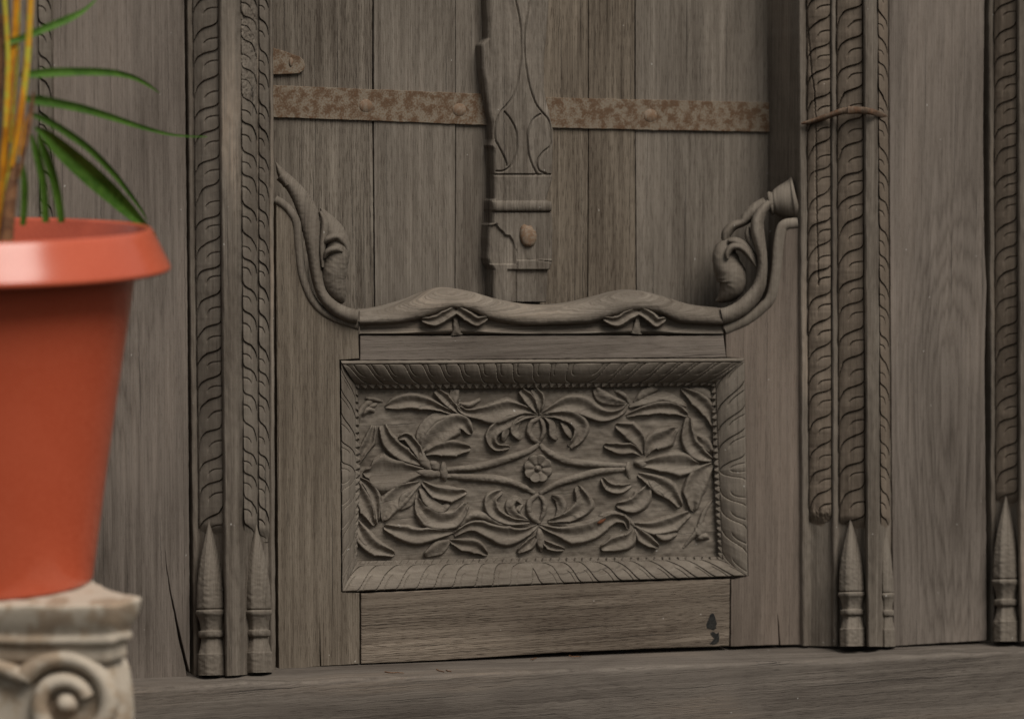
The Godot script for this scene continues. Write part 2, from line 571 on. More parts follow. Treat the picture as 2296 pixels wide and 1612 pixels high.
func make_materials() -> void:
	var none := Vector3.ZERO
	M.plank = wood(11, 40.0, 2.5, 1.2, 0.9, none, Color(0.30, 0.268, 0.235), Color(0.545, 0.508, 0.462), Color(0.42, 0.345, 0.285), 0.15, 0.16, 40, 0.1, 200)
	M.plank_soft = wood(47, 26.0, 3.0, 1.05, 0.7, none, Color(0.325, 0.293, 0.26), Color(0.54, 0.505, 0.463), Color(0.43, 0.36, 0.305), 0.2, 0.11, 40, 0.1, 120)
	M.board = wood(83, 20.0, 2.0, 0.85, 0.5, Vector3(0.32, 0.62, 0.7), Color(0.33, 0.298, 0.27), Color(0.53, 0.49, 0.455), Color(0.40, 0.325, 0.265), 0.2, 0.08, 40, 0.13)
	M.carve = wood(121, 20.0, 3.0, 0.8, 0.4, none, Color(0.345, 0.312, 0.277), Color(0.535, 0.50, 0.457), Color(0.42, 0.35, 0.29), 0.22, 0.06, 70)
	M.worn = wood(141, 20.0, 3.0, 1.2, 0.5, none, Color(0.335, 0.302, 0.268), Color(0.53, 0.493, 0.45), Color(0.63, 0.55, 0.475), 1.0, 0.1, 60)
	M.sill = wood(160, 16.0, 3.0, 1.1, 0.6, none, Color(0.30, 0.272, 0.248), Color(0.49, 0.455, 0.42), Color(0.47, 0.36, 0.265), 0.4, 0.12, 60, 0.12, 140)
	M.carve_b = tinted(M.carve, Color(0.985, 0.955, 0.93))
	M.stile = tinted(M.plank_soft, Color(1.0, 0.985, 0.96))
	M.board_b = tinted(M.board, Color(0.965, 0.945, 0.93))
	M.rail = tinted(M.plank, Color(0.97, 0.95, 0.935))
	M.tar = mottled(411, 0.05, Color(0.13, 0.13, 0.125), Color(0.17, 0.165, 0.155), Color(0.15, 0.14, 0.13), 0.5, 0.05, 0.7)
	M.fresh = mottled(421, 0.05, Color(0.50, 0.31, 0.20), Color(0.42, 0.26, 0.18), Color(0.54, 0.36, 0.25), 0.5, 0.1, 0.8)
	M.plank_b = tinted(M.plank, Color(0.985, 0.968, 0.945))
	M.rust = mottled(201, 0.025, Color(0.485, 0.44, 0.385), Color(0.355, 0.275, 0.21), Color(0.42, 0.315, 0.23), 0.52, 0.12, 0.8, 0.17, 5.0)
	M.rust_soft = mottled(231, 0.05, Color(0.50, 0.44, 0.38), Color(0.45, 0.365, 0.295), Color(0.50, 0.385, 0.29), 0.5, 0.08, 0.7)
	for k in ["rust", "rust_soft"]:
		M[k].uv1_scale = Vector3(2.6, 2.6, 2.6)
	M.clamp = mottled(241, 0.05, Color(0.41, 0.345, 0.29), Color(0.34, 0.265, 0.21), Color(0.40, 0.29, 0.21), 0.5, 0.1, 0.75)
	M.stone = mottled(261, 0.014, Color(0.72, 0.67, 0.605), Color(0.60, 0.53, 0.455), Color(0.65, 0.57, 0.48), 0.54, 0.25, 0.75)
	M.pot = mottled(291, 0.012, Color(0.745, 0.345, 0.235), Color(0.735, 0.335, 0.225), Color(0.745, 0.35, 0.24), 0.5, 0.0, 0.22)
	M.pot.metallic_specular = 0.5
	M.soil = mottled(311, 0.06, Color(0.25, 0.19, 0.14), Color(0.16, 0.12, 0.09), Color(0.3, 0.24, 0.18), 0.5, 0.6, 0.95)
	M.green = mottled(331, 0.03, Color(0.29, 0.42, 0.15), Color(0.235, 0.36, 0.12), Color(0.35, 0.47, 0.2), 0.5, 0.0, 0.42)
	M.stem = mottled(351, 0.03, Color(0.72, 0.68, 0.24), Color(0.80, 0.58, 0.16), Color(0.62, 0.62, 0.25), 0.5, 0.0, 0.45)
	M.stem_orange = mottled(371, 0.03, Color(0.80, 0.55, 0.13), Color(0.70, 0.45, 0.12), Color(0.72, 0.6, 0.2), 0.5, 0.0, 0.45)
	M.husk = mottled(391, 0.05, Color(0.50, 0.36, 0.25), Color(0.36, 0.25, 0.18), Color(0.58, 0.46, 0.33), 0.5, 0.2, 0.8)


# ---------------------------------------------------------------- setting behind the doors
func build_wall() -> void:
	var a := W(-500, -600, -330)
	var b := W(2800, 2300, -330)
	var bm := BoxMesh.new()
	bm.size = Vector3(b.x - a.x, a.y - b.y, 0.1)
	var o := MeshInstance3D.new()
	o.name = "wall"
	o.mesh = bm
	o.material_override = M.plank_soft
	add_child(o)
	o.position = Vector3((a.x + b.x) * 0.5, (a.y + b.y) * 0.5, -0.38)
	o.set_meta("kind", "structure")
	o.set_meta("label", "wooden wall behind the plank doors")


# ---------------------------------------------------------------- door frame: posts, side boards, sill
# profile rows: [px at y 0, px at y 1500, z, z at which the pixel is read]
func post_body(parent: Node, prof: Array, y0: float, yb0: float, yb1: float, called := "post") -> MeshInstance3D:
	var cols := []
	for i in prof.size() - 1:
		var a: Array = prof[i]
		var b: Array = prof[i + 1]
		var cnt := maxi(1, int(maxf(absf(b[0] - a[0]), absf(b[2] - a[2]) * 0.3) / 3.0))
		for k in cnt:
			var t := float(k) / cnt
			cols.append([lerpf(a[0], b[0], t), lerpf(a[1], b[1], t), lerpf(a[2], b[2], t), lerpf(a[3], b[3], t)])
	cols.append(prof[-1])
	var nu := cols.size()
	var nv := int((maxf(yb0, yb1) - y0) / 5.0) + 1
	var p := PackedVector3Array()
	p.resize(nu * nv)
	var x0: float = prof[0][1]
	var x1: float = prof[-1][1]
	for j in nv:
		var t := float(j) / (nv - 1)
		for i in nu:
			var c: Array = cols[i]
			var yb := lerpf(yb0, yb1, clampf((c[1] - x0) / (x1 - x0), 0.0, 1.0))
			var y := lerpf(y0, yb, t)
			var x := lerpf(c[0], c[1], y / 1500.0)
			x += nz.get_noise_2d(y * 0.5, c[0] * 0.2) * 1.3
			var w := W(x, y, c[3])
			w.z = (c[2] + nzf.get_noise_2d(x * 0.9, y * 0.16) * 1.8 + nz.get_noise_2d(x, y * 0.4) * 2.0) * 0.001
			p[j * nu + i] = w
	return grid(called, parent, M.worn, nu, nv, p, "v", Vector2(rng.randf(), 0.0))


# where the figure in the side boards' grain lies
func swirl_at(px: float, py: float) -> Vector2:
	var q := W(px, py, 9)
	return Vector2(0.32 - (q.x + q.z * 0.6), 0.62 - (1.0 - q.y * 0.5))


func bud(parent: Node, x: float, x2: float, z: float, tip: float, base: float, r: float, squash := 1.0) -> void:
	var h := base - tip
	var pr := [[0.0, 0.02], [0.05, 0.14], [0.13, 0.36], [0.23, 0.62], [0.33, 0.82], [0.43, 0.95], [0.53, 1.0], [0.57, 1.0], [0.576, 0.9], [0.584, 1.07], [0.608, 1.07], [0.625, 0.96], [0.67, 0.82], [0.712, 0.78], [0.716, 0.92], [0.742, 0.95], [0.758, 0.88], [0.762, 0.74], [0.80, 0.80], [0.862, 0.97], [0.868, 1.02], [1.0, 1.03]]
	var rows := []
	for q in pr:
		rows.append([lerpf(x, x2, q[0]), tip + h * q[0], z, r * q[1], r * q[1] * squash])
	bar("bud_finial", parent, M.carve, rows, 2.0, 32, "v", 0.04, true)


func build_frame() -> void:
	var o := thing("door_frame", "weathered carved wooden door frame with leaf-carved posts and a heavy sill", "door frame", W(1148, 1500, 0))
	# post between the blank side board and the plank doors
	var prof := [[419, 434, -150, 4], [419, 434, 2, 4], [421, 436, 5, 5], [428, 445, 5, 5], [431, 448, -3, -3], [487, 502, 40, 40], [489.5, 504.5, 61, 61], [493, 508, 68, 68], [512, 524, 72, 72], [528, 538, 69, 69], [533, 541.5, 60, 60], [537, 544, 48, 48], [541, 548, 44, 44], [576, 575, 0, 0], [578, 577, 1, 1], [581, 580, -4, -4], [602, 603, -34, -34], [604, 605, -27, -27], [611, 617, -28, -28], [611.5, 617.5, -200, -28]]
	var a := post_body(o, prof, -420, 1521, 1508)
	band("leaf_moulding", a, M.carve, Vector2(429.5, -70), Vector2(445.3, 1204), Vector2(488, -70), Vector2(501.2, 1204), -1, 46, 3.5, 7.0, 60.5, 0.15)
	band("leaf_moulding", a, M.carve, Vector2(576, -70), Vector2(576, 1204), Vector2(539, -70), Vector2(546.1, 1204), 3, 46, 5, 12.0, 60.5, 0.45, 2.0, 1.1, true, "v", 0.25, Vector2(-20, 250))
	band("leaf_moulding", a, M.carve, Vector2(602, -70), Vector2(604, 1215), Vector2(580, -70), Vector2(579, 1215), -31, 0, 4, 12.0, 60.5, 0.3, 2.0, 1.1, true, "v", 0.25, Vector2(190, 215))
	bud(a, 468, 476, 24, 1165, 1514, 33, 1.25)
	bud(a, 574, 579, 14, 1175, 1508, 31, 1.2)
	# post on the other side of the plank doors
	prof = [[1793, 1801, -200, -28], [1793, 1801, -29, -28], [1796, 1804, -27, -27], [1807, 1814, -27, -27], [1810, 1817, -34, -34], [1862, 1867, -2, -2], [1865, 1870, 9, 9], [1873, 1880, 10, 10], [1876, 1883, 2, 2], [1935, 1943, 40, 40], [1937, 1945, 61, 61], [1940, 1948, 68, 68], [1952, 1959, 72, 72], [1963, 1970, 69, 69], [1966, 1973, 58, 58], [1969, 1977, 44, 44], [1990, 1999, 3, 3], [1993, 2002, 4, 4], [1995, 2004, 2, 4]]
	a = post_body(o, prof, -420, 1448, 1450)
	band("leaf_moulding", a, M.carve_b, Vector2(1809, -70), Vector2(1814.5, 1180), Vector2(1862.5, -70), Vector2(1866, 1180), -31, 0, 5, 11.0, 56.0, 0.2, 2.0, 1.1, false, "v", 0.4, Vector2(1120, 1178), [[30.0, 117, 162, 207, 286, 420, 640], [1809.0, 1817, 1820.5, 1827, 1830.5, 1831, 1836]])
	band("leaf_moulding", a, M.carve_b, Vector2(1875.5, -70), Vector2(1882.6, 1190), Vector2(1935, -70), Vector2(1941.6, 1190), 3, 46, 3.5, 8.0, 60.0, 0.7)
	band("leaf_moulding", a, M.carve_b, Vector2(1991, -70), Vector2(1997.2, 1190), Vector2(1969, -70), Vector2(1975.7, 1190), 3, 46, 5, 11.0, 60.0, 0.55, 2.0, 1.1, true)
	bud(a, 1908, 1914, 26, 1160, 1449, 30, 1.3)
	bud(a, 1984, 1992, 16, 1165, 1450, 17, 1.6)
	bar("iron_clamp", a, M.clamp, [[1797, 277, -22, 2, 2], [1812, 274, -14, 4.5, 5], [1840, 266, 4, 6, 7], [1866, 257, 24, 6.5, 7], [1890, 249, 38, 7.5, 6], [1903, 248, 48, 7.5, 5]], 2.5, 12)
	bar("iron_clamp", a, M.clamp, [[1902, 247, 52, 9.5, 4], [1930, 247, 62, 8, 5], [1948, 249, 82, 7.5, 5], [1964, 253, 84, 7, 5], [1977, 258, 52, 6, 6], [1990, 264, 12, 4, 4]], 2.5, 12)
	# outermost post beside the swirl-grained board
	prof = [[2219, 2226, -150, 4], [2219, 2226, 2, 4], [2221, 2228, 5, 5], [2228, 2233, 5, 5], [2230, 2235, -3, -3], [2280, 2285, 40, 40], [2282, 2287, 61, 61], [2286, 2291, 68, 68], [2304, 2309, 72, 72], [2322, 2327, 68, 68], [2326, 2331, 50, 50], [2346, 2352, 2, 2], [2380, 2384, 2, 2]]
	a = post_body(o, prof, -420, 1440, 1434)
	band("leaf_moulding", a, M.carve_b, Vector2(2229, -70), Vector2(2233, 1136), Vector2(2281, -70), Vector2(2285, 1136), -1, 46, 3.5, 7.0, 55.0, 0.9)
	bud(a, 2257, 2260, 24, 1108, 1438, 32, 1.25)
	# outermost post behind the palm, only its inner moulding shows
	prof = [[-20, -8, 10, 10], [20, 32, 70, 70], [62, 74, 72, 72], [80, 92, 66, 66], [84, 97, 44, 44], [112, 126, 3, 3], [116, 130, 9, 9], [119, 133, 8, 9]]
	a = post_body(o, prof, -420, 1545, 1540)
	band("leaf_moulding", a, M.carve, Vector2(113, -70), Vector2(124, 1190), Vector2(83, -70), Vector2(95, 1190), 3, 46, 5, 12.0, 66.0, 0.35, 2.0, 1.2, true)
	# side boards
	slab("side_board", o, M.board, [[117, -420], [410, -420], [412, 0], [418, 500], [421, 900], [424, 1300], [425, 1508], [417, 1478], [404, 1425], [393, 1375], [382, 1325], [374, 1278], [368, 1225], [372.3, 1278], [379.3, 1325], [389, 1375], [399, 1430], [411, 1480], [417, 1512], [419, 1531], [300, 1536], [131, 1543], [120, 300]], 10, -60, 1.5, "v", swirl_at(215, 1230))
	slab("side_board", o, M.board, [[1994, -420], [2206, -420], [2209, 0], [2206, 300], [2209, 560], [2214, 640], [2209, 820], [2213, 1200], [2214, 1436], [2006, 1449], [2003, 1200], [1997, 500]], 9, -60, 1.5, "v", swirl_at(2120, 960))
	# sill beam
	var n := 150
	var p := PackedVector3Array()
	var prf := [[0.0, -200.0], [0.0, -100.0], [0.0, 0.0], [0.0, 60.0], [0.0, 108.0], [-1.5, 115.0], [-5.0, 119.0], [-12.0, 121.0], [-60.0, 122.0], [-160.0, 121.0], [-300.0, 120.0], [-420.0, 118.0]]
	for j in prf.size():
		for i in n:
			var x := lerpf(-320, 2620, float(i) / (n - 1))
			var y := 1543.0 - (x - 293.0) * 0.0414
			var q := W(x, y, 120)
			var wob := nz.get_noise_2d(x * 0.35, 60.0) * 0.004
			p.append(Vector3(q.x, q.y + prf[j][0] * 0.001 + (wob if j > 2 else 0.0), prf[j][1] * 0.001 + (nz.get_noise_2d(x * 0.8, j * 40.0) * 0.004 if j > 4 else 0.0)))
	grid("sill", o, M.sill, n, prf.size(), p, "h", Vector2(0.2, 0.3))


# ---------------------------------------------------------------- plank doors
func build_door() -> void:
	var o := thing("plank_door", "plank door with rusty iron straps and a carved centre stile, behind the low gate", "door", W(1148, 760, -190))
	var zf := -190.0
	var pl := [[596, 836, 839.5, 0, 0.13], [838.5, 1021, 1019, 1, 0.31], [1022.2, 1170, 1170, 1, 0.56], [1171.5, 1319, 1317, 2, 0.77], [1320.3, 1423, 1427, 2, 0.42], [1426, 1560, 1572, 1, 0.2], [1800, 0, 0, 0, 0]]
	for i in pl.size() - 1:
		var l0: float = pl[i][0]
		var l1: float = pl[i][0] + (3.5 if i in [1, 5] else -1.5 if i in [2, 4] else 0.0)
		var r0: float = pl[i][1]
		var r1: float = pl[i][2]
		if i == 5:
			r0 = 1760
			r1 = 1764
		var mat: Material = [M.plank, M.plank_soft, M.plank_b][pl[i][3]]
		slab("plank", o, mat, [[l0, -420], [r0, -420], [r0 - (2.0 if i == 0 else 0.0), 180], [r1, 800], [l1, 800], [l0 + (1.0 if i == 4 else 0.0), 300]], zf + [0.0, 1.5, -1.0, 0.0, 1.0, -0.5][i], zf - 30, 1.0, "v", Vector2(pl[i][4], 0.13 * i), 0.5)
	var s := slab("iron_strap", o, M.rust, [[596, 190], [760, 197], [1000, 207], [1150, 213], [1150, 283], [900, 273], [596, 262]], zf + 7, zf - 1, 1.2, "o", Vector2.ZERO, 0.8)
	for q in [[820, 237], [1030, 246]]:
		bar("nail", s, M.rust_soft, [[q[0], q[1] - 15, zf + 6, 1, 1], [q[0], q[1] - 13, zf + 6, 8, 2], [q[0], q[1] - 7, zf + 6, 14, 4], [q[0], q[1], zf + 6, 15.5, 5], [q[0], q[1] + 7, zf + 6, 14, 4], [q[0], q[1] + 13, zf + 6, 8, 2], [q[0], q[1] + 15, zf + 6, 1, 1]], 2.0, 14)
	s = slab("iron_strap", o, M.rust, [[1160, 214], [1228, 218], [1480, 224], [1764, 231], [1764, 296], [1480, 292], [1242, 286], [1160, 283]], zf + 7, zf - 1, 1.2, "o", Vector2(0.4, 0.2), 0.8)
	bar("nail", s, M.rust_soft, [[1459, 244, zf + 6, 1, 1], [1459, 246, zf + 6, 8, 2], [1459, 252, zf + 6, 14, 4], [1459, 259, zf + 6, 15, 5], [1459, 266, zf + 6, 14, 4], [1459, 272, zf + 6, 8, 2], [1459, 274, zf + 6, 1, 1]], 2.0, 14)
	s = slab("hinge_plate", o, M.rust, [[596, 104], [612, 107], [640, 115], [672, 127], [681, 135], [684, 148], [680, 158], [670, 164], [640, 166], [596, 167]], zf + 9, zf - 1, 1.5, "o", Vector2(0.7, 0.5), 0.5)
	bar("nail", s, M.rust_soft, [[652, 129, zf + 9, 1, 1], [652, 131, zf + 9, 3, 3], [652, 139, zf + 9, 5, 4], [652, 147, zf + 9, 3, 3], [652, 149, zf + 9, 1, 1]], 1.5, 10)
	centre_stile(o)


# picture positions of the two enlargements that the stile was measured on
func k1(x: float, y: float) -> Vector2:
	return Vector2(x * 0.22263 + 1040.4, y * 0.22263)


func centre_stile(o: Node) -> void:
	var z0 := -146.0
	var ly := [-420.0, 0, 84, 86, 98, 102, 155, 200, 249, 278, 312, 326, 334, 340, 384, 446, 449, 470, 471, 500, 504, 536, 580, 592, 605, 667, 680]
	var lx := [1096.0, 1095.5, 1097.8, 1097, 1084, 1082.5, 1085, 1091.5, 1099.5, 1105, 1106, 1101, 1106, 1107, 1108.5, 1108.5, 1104, 1104, 1105, 1105, 1098.3, 1096.1, 1095, 1099, 1107.5, 1105.8, 1105.8]
	var ry := [-420.0, 0, 67, 134, 200, 223, 249, 290, 340, 350, 402, 448, 452, 474, 480, 522, 585, 607, 674, 680]
	var rx := [1236.0, 1236, 1232, 1226, 1225.5, 1230, 1234, 1242, 1242, 1241.5, 1240, 1225.5, 1236, 1237, 1239, 1242, 1238.5, 1232, 1229.6, 1229.6]
	var y0 := -420.0
	var y1 := 677.0
	var st := 1.5
	var nv := int((y1 - y0) / st) + 1
	var nu := 108
	var hgt := PackedFloat32Array()
	hgt.resize(nu * nv)
	var L := PackedFloat32Array()
	var R := PackedFloat32Array()
	for j in nv:
		var y := y0 + j * (y1 - y0) / (nv - 1)
		L.append(lerp_tab(ly, lx, y) + nz.get_noise_2d(y * 0.6, 5.0) * 1.2)
		R.append(lerp_tab(ry, rx, y) + nz.get_noise_2d(y * 0.6, 95.0) * 1.2)
		for i in nu:
			var u := float(i) / (nu - 1)
			var x := lerpf(L[j], R[j], u)
			var h := nzf.get_noise_2d(x * 0.9, y * 0.2) * 1.0 + nz.get_noise_2d(x, y * 0.5) * 1.6
			h -= 7.0 * pow(maxf(0.0, absf(u - 0.5) * 2.0 - 0.9) / 0.1, 2.0)
			if y < 290.0:   # hollowed outside the curved waist
				var cl := lerp_tab([0.0, 45, 134, 200, 225, 255], [1156.0, 1165.5, 1168.5, 1155.0, 1142, 1122], y)
				var cr := lerp_tab([0.0, 67, 134, 178, 223, 250], [1190.0, 1177, 1178, 1189, 1200, 1213], y)
				if x < cl:
					h -= 6.0 * smoothstep(0.0, 16.0, cl - x) * smoothstep(285.0, 240.0, y)
				elif x > cr:
					h -= 9.0 * smoothstep(0.0, 26.0, x - cr) * smoothstep(270.0, 225.0, y)
			if y > 391.0:
				h += 2.0
			if y > 390.0 and y < 394.0:
				h -= 5.0
			if y > 394.0 and y < 450.0 and x > 1221.0 and x > 1225.0 + (448.0 - y) * 0.34:
				h -= 7.0
			if y > 450.5 and y < 474.0:
				h += 8.0 * sqrt(maxf(0.0, 1.0 - pow((y - 462.0) / 12.5, 2.0)))
			if y > 474.0 and y < 476.0:
				h -= 4.0
			if x > 1159.0 and y > 582.0 and y < 606.0:
				h += 3.0
			if y > 604.5 and x > 1137.0:
				h -= 5.0
			# the broken corner: a splinter of the face is gone
			var br := lerp_tab([1096.0, 1106.0, 1111, 1120, 1130, 1133, 1143, 1150, 1156], [503.0, 504.0, 500, 512, 520, 526, 527, 538, 560], x)
			if y > br and y < 592.0 and x < 1156.0:
				h -= 6.5 * smoothstep(0.0, 2.2, y - br) * smoothstep(1158.0, 1148.0, x)
			hgt[j * nu + i] = h
	var cuts := [[[510, -60], [540, 80], [570, 240], [578, 420], [575, 600], [545, 800], [500, 960], [430, 1060], [370, 1130], [320, 1260], [318, 1400], [350, 1470], [400, 1570], [430, 1650], [430, 1670]],
		[[680, -60], [650, 80], [625, 250], [612, 450], [625, 640], [660, 850], [720, 1030], [780, 1120], [850, 1200], [880, 1300], [880, 1400], [870, 1470], [800, 1530], [750, 1600], [740, 1660], [765, 1720], [830, 1750]],
		[[410, 1125], [470, 1200], [520, 1300], [535, 1400], [530, 1530], [505, 1600], [470, 1670], [400, 1720], [330, 1725]],
		[[770, 1150], [700, 1200], [650, 1300], [640, 1400], [655, 1550], [690, 1660], [735, 1750]]]
	for c in cuts:
		var rows := []
		for q in c:
			var w := k1(q[0], q[1])
			rows.append([w.x, w.y])
		groove(hgt, nu, nv, y0, (y1 - y0) / (nv - 1), L, R, smooth_rows(rows, 0.6), 1.5, 6.5)
	for c in [[[1158, 560], [1159, 604], [1159, 677]], [[1160, 582], [1200, 583], [1236, 587]]]:
		groove(hgt, nu, nv, y0, (y1 - y0) / (nv - 1), L, R, smooth_rows(c, 0.6), 0.7, 4.5)
	var n2 := nu + 4
	var p := PackedVector3Array()
	p.resize(n2 * (nv + 2))
	for j in nv + 2:
		var jj := mini(j, nv - 1)
		var y := y0 + jj * (y1 - y0) / (nv - 1)
		for i in n2:
			var ii := clampi(i - 2, 0, nu - 1)
			var x := lerpf(L[jj], R[jj], float(ii) / (nu - 1))
			var w := W(x, y, z0)
			w.z = (z0 + hgt[jj * nu + ii]) * 0.001
			if i < 2 or i > nu + 1:
				w.z -= 0.004 if i in [1, n2 - 2] else 0.055
				if y > 330.0 and (i == 0):
					w.x -= 0.003
			if j >= nv:
				w.y -= 0.001
				w.z -= 0.004 if j == nv else 0.07
			p[j * n2 + i] = w
	var s := grid("centre_stile", o, M.plank_soft, n2, nv + 2, p, "v", Vector2(0.37, 0.2))
	var bz := z0 + 1
	bar("bolt_head", s, M.rust_soft, [[1186, 506, bz, 2, 1], [1186, 507, bz, 10, 6], [1184, 511, bz, 15, 11], [1183, 518, bz, 17.5, 13], [1184.5, 529, bz, 19.5, 14], [1186, 540, bz, 17.5, 13], [1188, 548, bz, 13, 11], [1189, 552, bz, 7, 7], [1189, 553, bz, 2, 1]], 1.5, 14, "o", 0.0)


# incised line: lowers the height grid along the line
func groove(h: PackedFloat32Array, nu: int, nv: int, y0: float, sy: float, L: PackedFloat32Array, R: PackedFloat32Array, line: Array, wide: float, deep: float) -> void:
	var best := {}
	for q in line:
		var jc := int((q[1] - y0) / sy)
		for j in range(jc - 3, jc + 4):
			if j < 0 or j >= nv:
				continue
			var y := y0 + j * sy
			var sx := (R[j] - L[j]) / (nu - 1)
			var ic := int((q[0] - L[j]) / sx)
			for i in range(ic - 4, ic + 6):
				if i < 0 or i >= nu:
					continue
				var x := L[j] + i * sx
				var d := Vector2(x - q[0], y - q[1]).length()
				if d < wide * 2.4:
					var k := j * nu + i
					best[k] = minf(best.get(k, 99.0), d)
	for k in best:
		h[k] -= deep * exp(-pow(best[k] / wide, 2.0))


# ---------------------------------------------------------------- the low carved gate
func cl(x: float, y: float) -> Array:
	return [x * 0.35613 + 717.5, y * 0.35613 + 789.25]


func build_gate() -> void:
	var o := thing("low_gate", "low carved wooden gate with floral panel and wavy top rail, before the plank door", "gate", W(1210, 1480, -40))
	var z := -40.0
	# uprights
	slab("stile", o, M.stile, [[619, 455], [634, 468], [648, 483], [660, 506], [665, 560], [674, 625], [698, 682], [742, 718], [803, 738], [805, 804], [761, 807], [763, 1000], [765, 1328], [806, 1330], [806, 1489], [720, 1494], [717.6, 1440], [716.8, 1390], [716, 1440], [717, 1495], [625, 1503], [623, 1200], [620, 700]], z, z - 55, 1.6, "v", Vector2(0.65, 0.33))
	slab("stile", o, M.board_b, [[1776, 503], [1793, 503], [1796, 800], [1799, 1100], [1800, 1446], [1751, 1447], [1748, 1405], [1744, 1370], [1745.6, 1405], [1747.5, 1447], [1720, 1447], [1640, 1450], [1641, 1300], [1679, 1292], [1675, 1100], [1670, 805], [1630, 801], [1628, 745], [1680, 722], [1718, 694], [1738, 668], [1752, 605], [1757, 556], [1764, 520]], z, z - 55, 1.6, "v", Vector2(0.25, 0.4))
	# moulded shoulders of the uprights
	shoulder(o, [[616, 447], [634, 458], [650, 474], [664, 500], [669, 555], [678, 620], [702, 676], [744, 711], [806, 732]], 7.0, true)
	shoulder(o, [[1626, 739], [1676, 717], [1712, 689], [1731, 664], [1742, 603], [1746, 554], [1752, 518], [1762, 504], [1790, 500]], 9.0, false)
	# rails
	slab("rail", o, M.board, [[808, 752], [1000, 754], [1250, 752], [1500, 754], [1623, 752], [1629, 801], [1500, 802], [1200, 805], [808, 808]], z + 2, z - 50, 1.5, "h", Vector2(0.45, 0.2))
	var low := slab("rail", o, M.rail, [[810, 1331], [1000, 1322], [1300, 1309], [1638, 1299], [1636, 1449], [1500, 1453], [1260, 1463], [1000, 1480], [810, 1489]], z + 1, z - 50, 2.0, "h", Vector2(0.1, 0.55))
	# drips of tar
	for q in [[[60, 153], [72, 158], [84, 185], [96, 232], [88, 248], [92, 262], [70, 276], [45, 268], [24, 262], [20, 236], [34, 200], [46, 165]], [[66, 284], [92, 300], [108, 290], [114, 325], [110, 352], [98, 372], [70, 380], [42, 374], [62, 352], [76, 336], [58, 318], [46, 300]]]:
		var pl := []
		for w in q:
			pl.append([w[0] * 0.3125 + 1578.5, w[1] * 0.3125 + 1327.0])
		slab("tar_stain", low, M.tar, pl, z + 1.7, z + 0.5, 0.4, "o", Vector2.ZERO, 0.5)
	crest(o, z)
	sweep = 0.72
	frame_mouldings(o, z)
	sweep = 1.0
	panel(o, z)
	left_scroll(o)
	right_scroll(o)


func shoulder(o: Node, line: Array, wide: float, left: bool) -> void:
	var rows := []
	for q in line:
		rows.append([q[0], q[1], -45.0, wide * 1.4, 11.0])
	bar("shoulder_moulding", o, M.carve, rows, 3.0, 12, "v", 0.06)


func crest(o: Node, z: float) -> void:
	var tx := [806.0, 860, 920, 975, 1010, 1060, 1120, 1190, 1250, 1300, 1345, 1390, 1430, 1480, 1550, 1622]
	var ty := [697.0, 690, 673, 652, 647, 655, 672, 684, 685, 678, 667, 656, 652, 662, 683, 692]
	var bx := [806.0, 890, 950, 1000, 1020, 1060, 1100, 1170, 1240, 1320, 1370, 1430, 1480, 1530, 1622]
	var by := [728.0, 725, 712, 696, 693, 699, 717, 729, 729, 725, 711, 697, 704, 724, 729]
	var tops := []
	var bots := []
	for i in tx.size():
		tops.append([tx[i], ty[i]])
	for i in bx.size():
		bots.append([bx[i], by[i]])
	var ts := smooth_rows(tops, 2.0)
	var bs := smooth_rows(bots, 2.0)
	var tX := []
	var tY := []
	for q in ts:
		tX.append(q[0]); tY.append(q[1])
	var bX := []
	var bY := []
	for q in bs:
		bX.append(q[0]); bY.append(q[1])
	var nu := 400
	# across: back, top, front of roll, under, cove, crease
	var cs := [[-0.02, -55.0], [-0.02, -30.0], [0.0, -12.0], [0.08, 0.0], [0.2, 7.0], [0.32, 12.0], [0.45, 16.5], [0.58, 19.0], [0.72, 19.5], [0.84, 18.0], [0.93, 14.0], [0.98, 7.0], [1.0, -5.0]]
	var nv := cs.size() + 7
	var p := PackedVector3Array()
	p.resize(nu * nv)
	for i in nu:
		var x := lerpf(806.5, 1622.0, float(i) / (nu - 1))
		var a := lerp_tab(tX, tY, x)
		var b := lerp_tab(bX, bY, x)
		for j in nv:
			var y: float
			var zz: float
			if j < cs.size():
				y = lerpf(a, b, cs[j][0])
				zz = cs[j][1] + nzf.get_noise_2d(x * 0.35, y * 1.6) * 1.8 + nz.get_noise_2d(x, y) * 1.5
			else:
				var t := float(j - cs.size() + 1) / 7.0
				y = lerpf(b, 752.5, t)
				zz = -5.0 + 15.0 * t * t - 2.0 * sin(t * PI) + nzf.get_noise_2d(x * 0.4, y * 1.5) * 0.8
				if j == nv - 1:
					zz = -20.0
			var w := W(x, y, z + maxf(zz, -12.0))
			w.z = (z + zz) * 0.001
			p[j * nu + i] = w
	var c := grid("crest", o, M.worn, nu, nv, p, "h", Vector2(0.3, 0.1))
	# two little winged sprigs
	for q in [[753.4, [[1220, 385], [1130, 440], [1010, 500], [885, 492]], [[1240, 385], [1335, 445], [1440, 505], [1548, 472]], [[1225, 465], [1230, 560], [1238, 645]]], [1219.75, [[965, 395], [860, 445], [750, 505], [618, 480]], [[980, 395], [1080, 450], [1155, 512], [1242, 482]], [[965, 460], [955, 550], [945, 632]]]]:
		for k in 3:
			var rows := []
			var wd: Array = [[50, 56, 58, 14], [50, 56, 54, 14], [22, 34, 52]][k]
			for i in q[k + 1].size():
				rows.append([q[k + 1][i][0] * 0.21875 + q[0], q[k + 1][i][1] * 0.21875 + 609.9, wd[i] * 0.21875])
			leaf(c, M.carve, rows, z + [7.0, 7.0, 2.0][k], [13.0, 13.0, 7.0][k], [0, 0, 1][k], "carved_leaf")


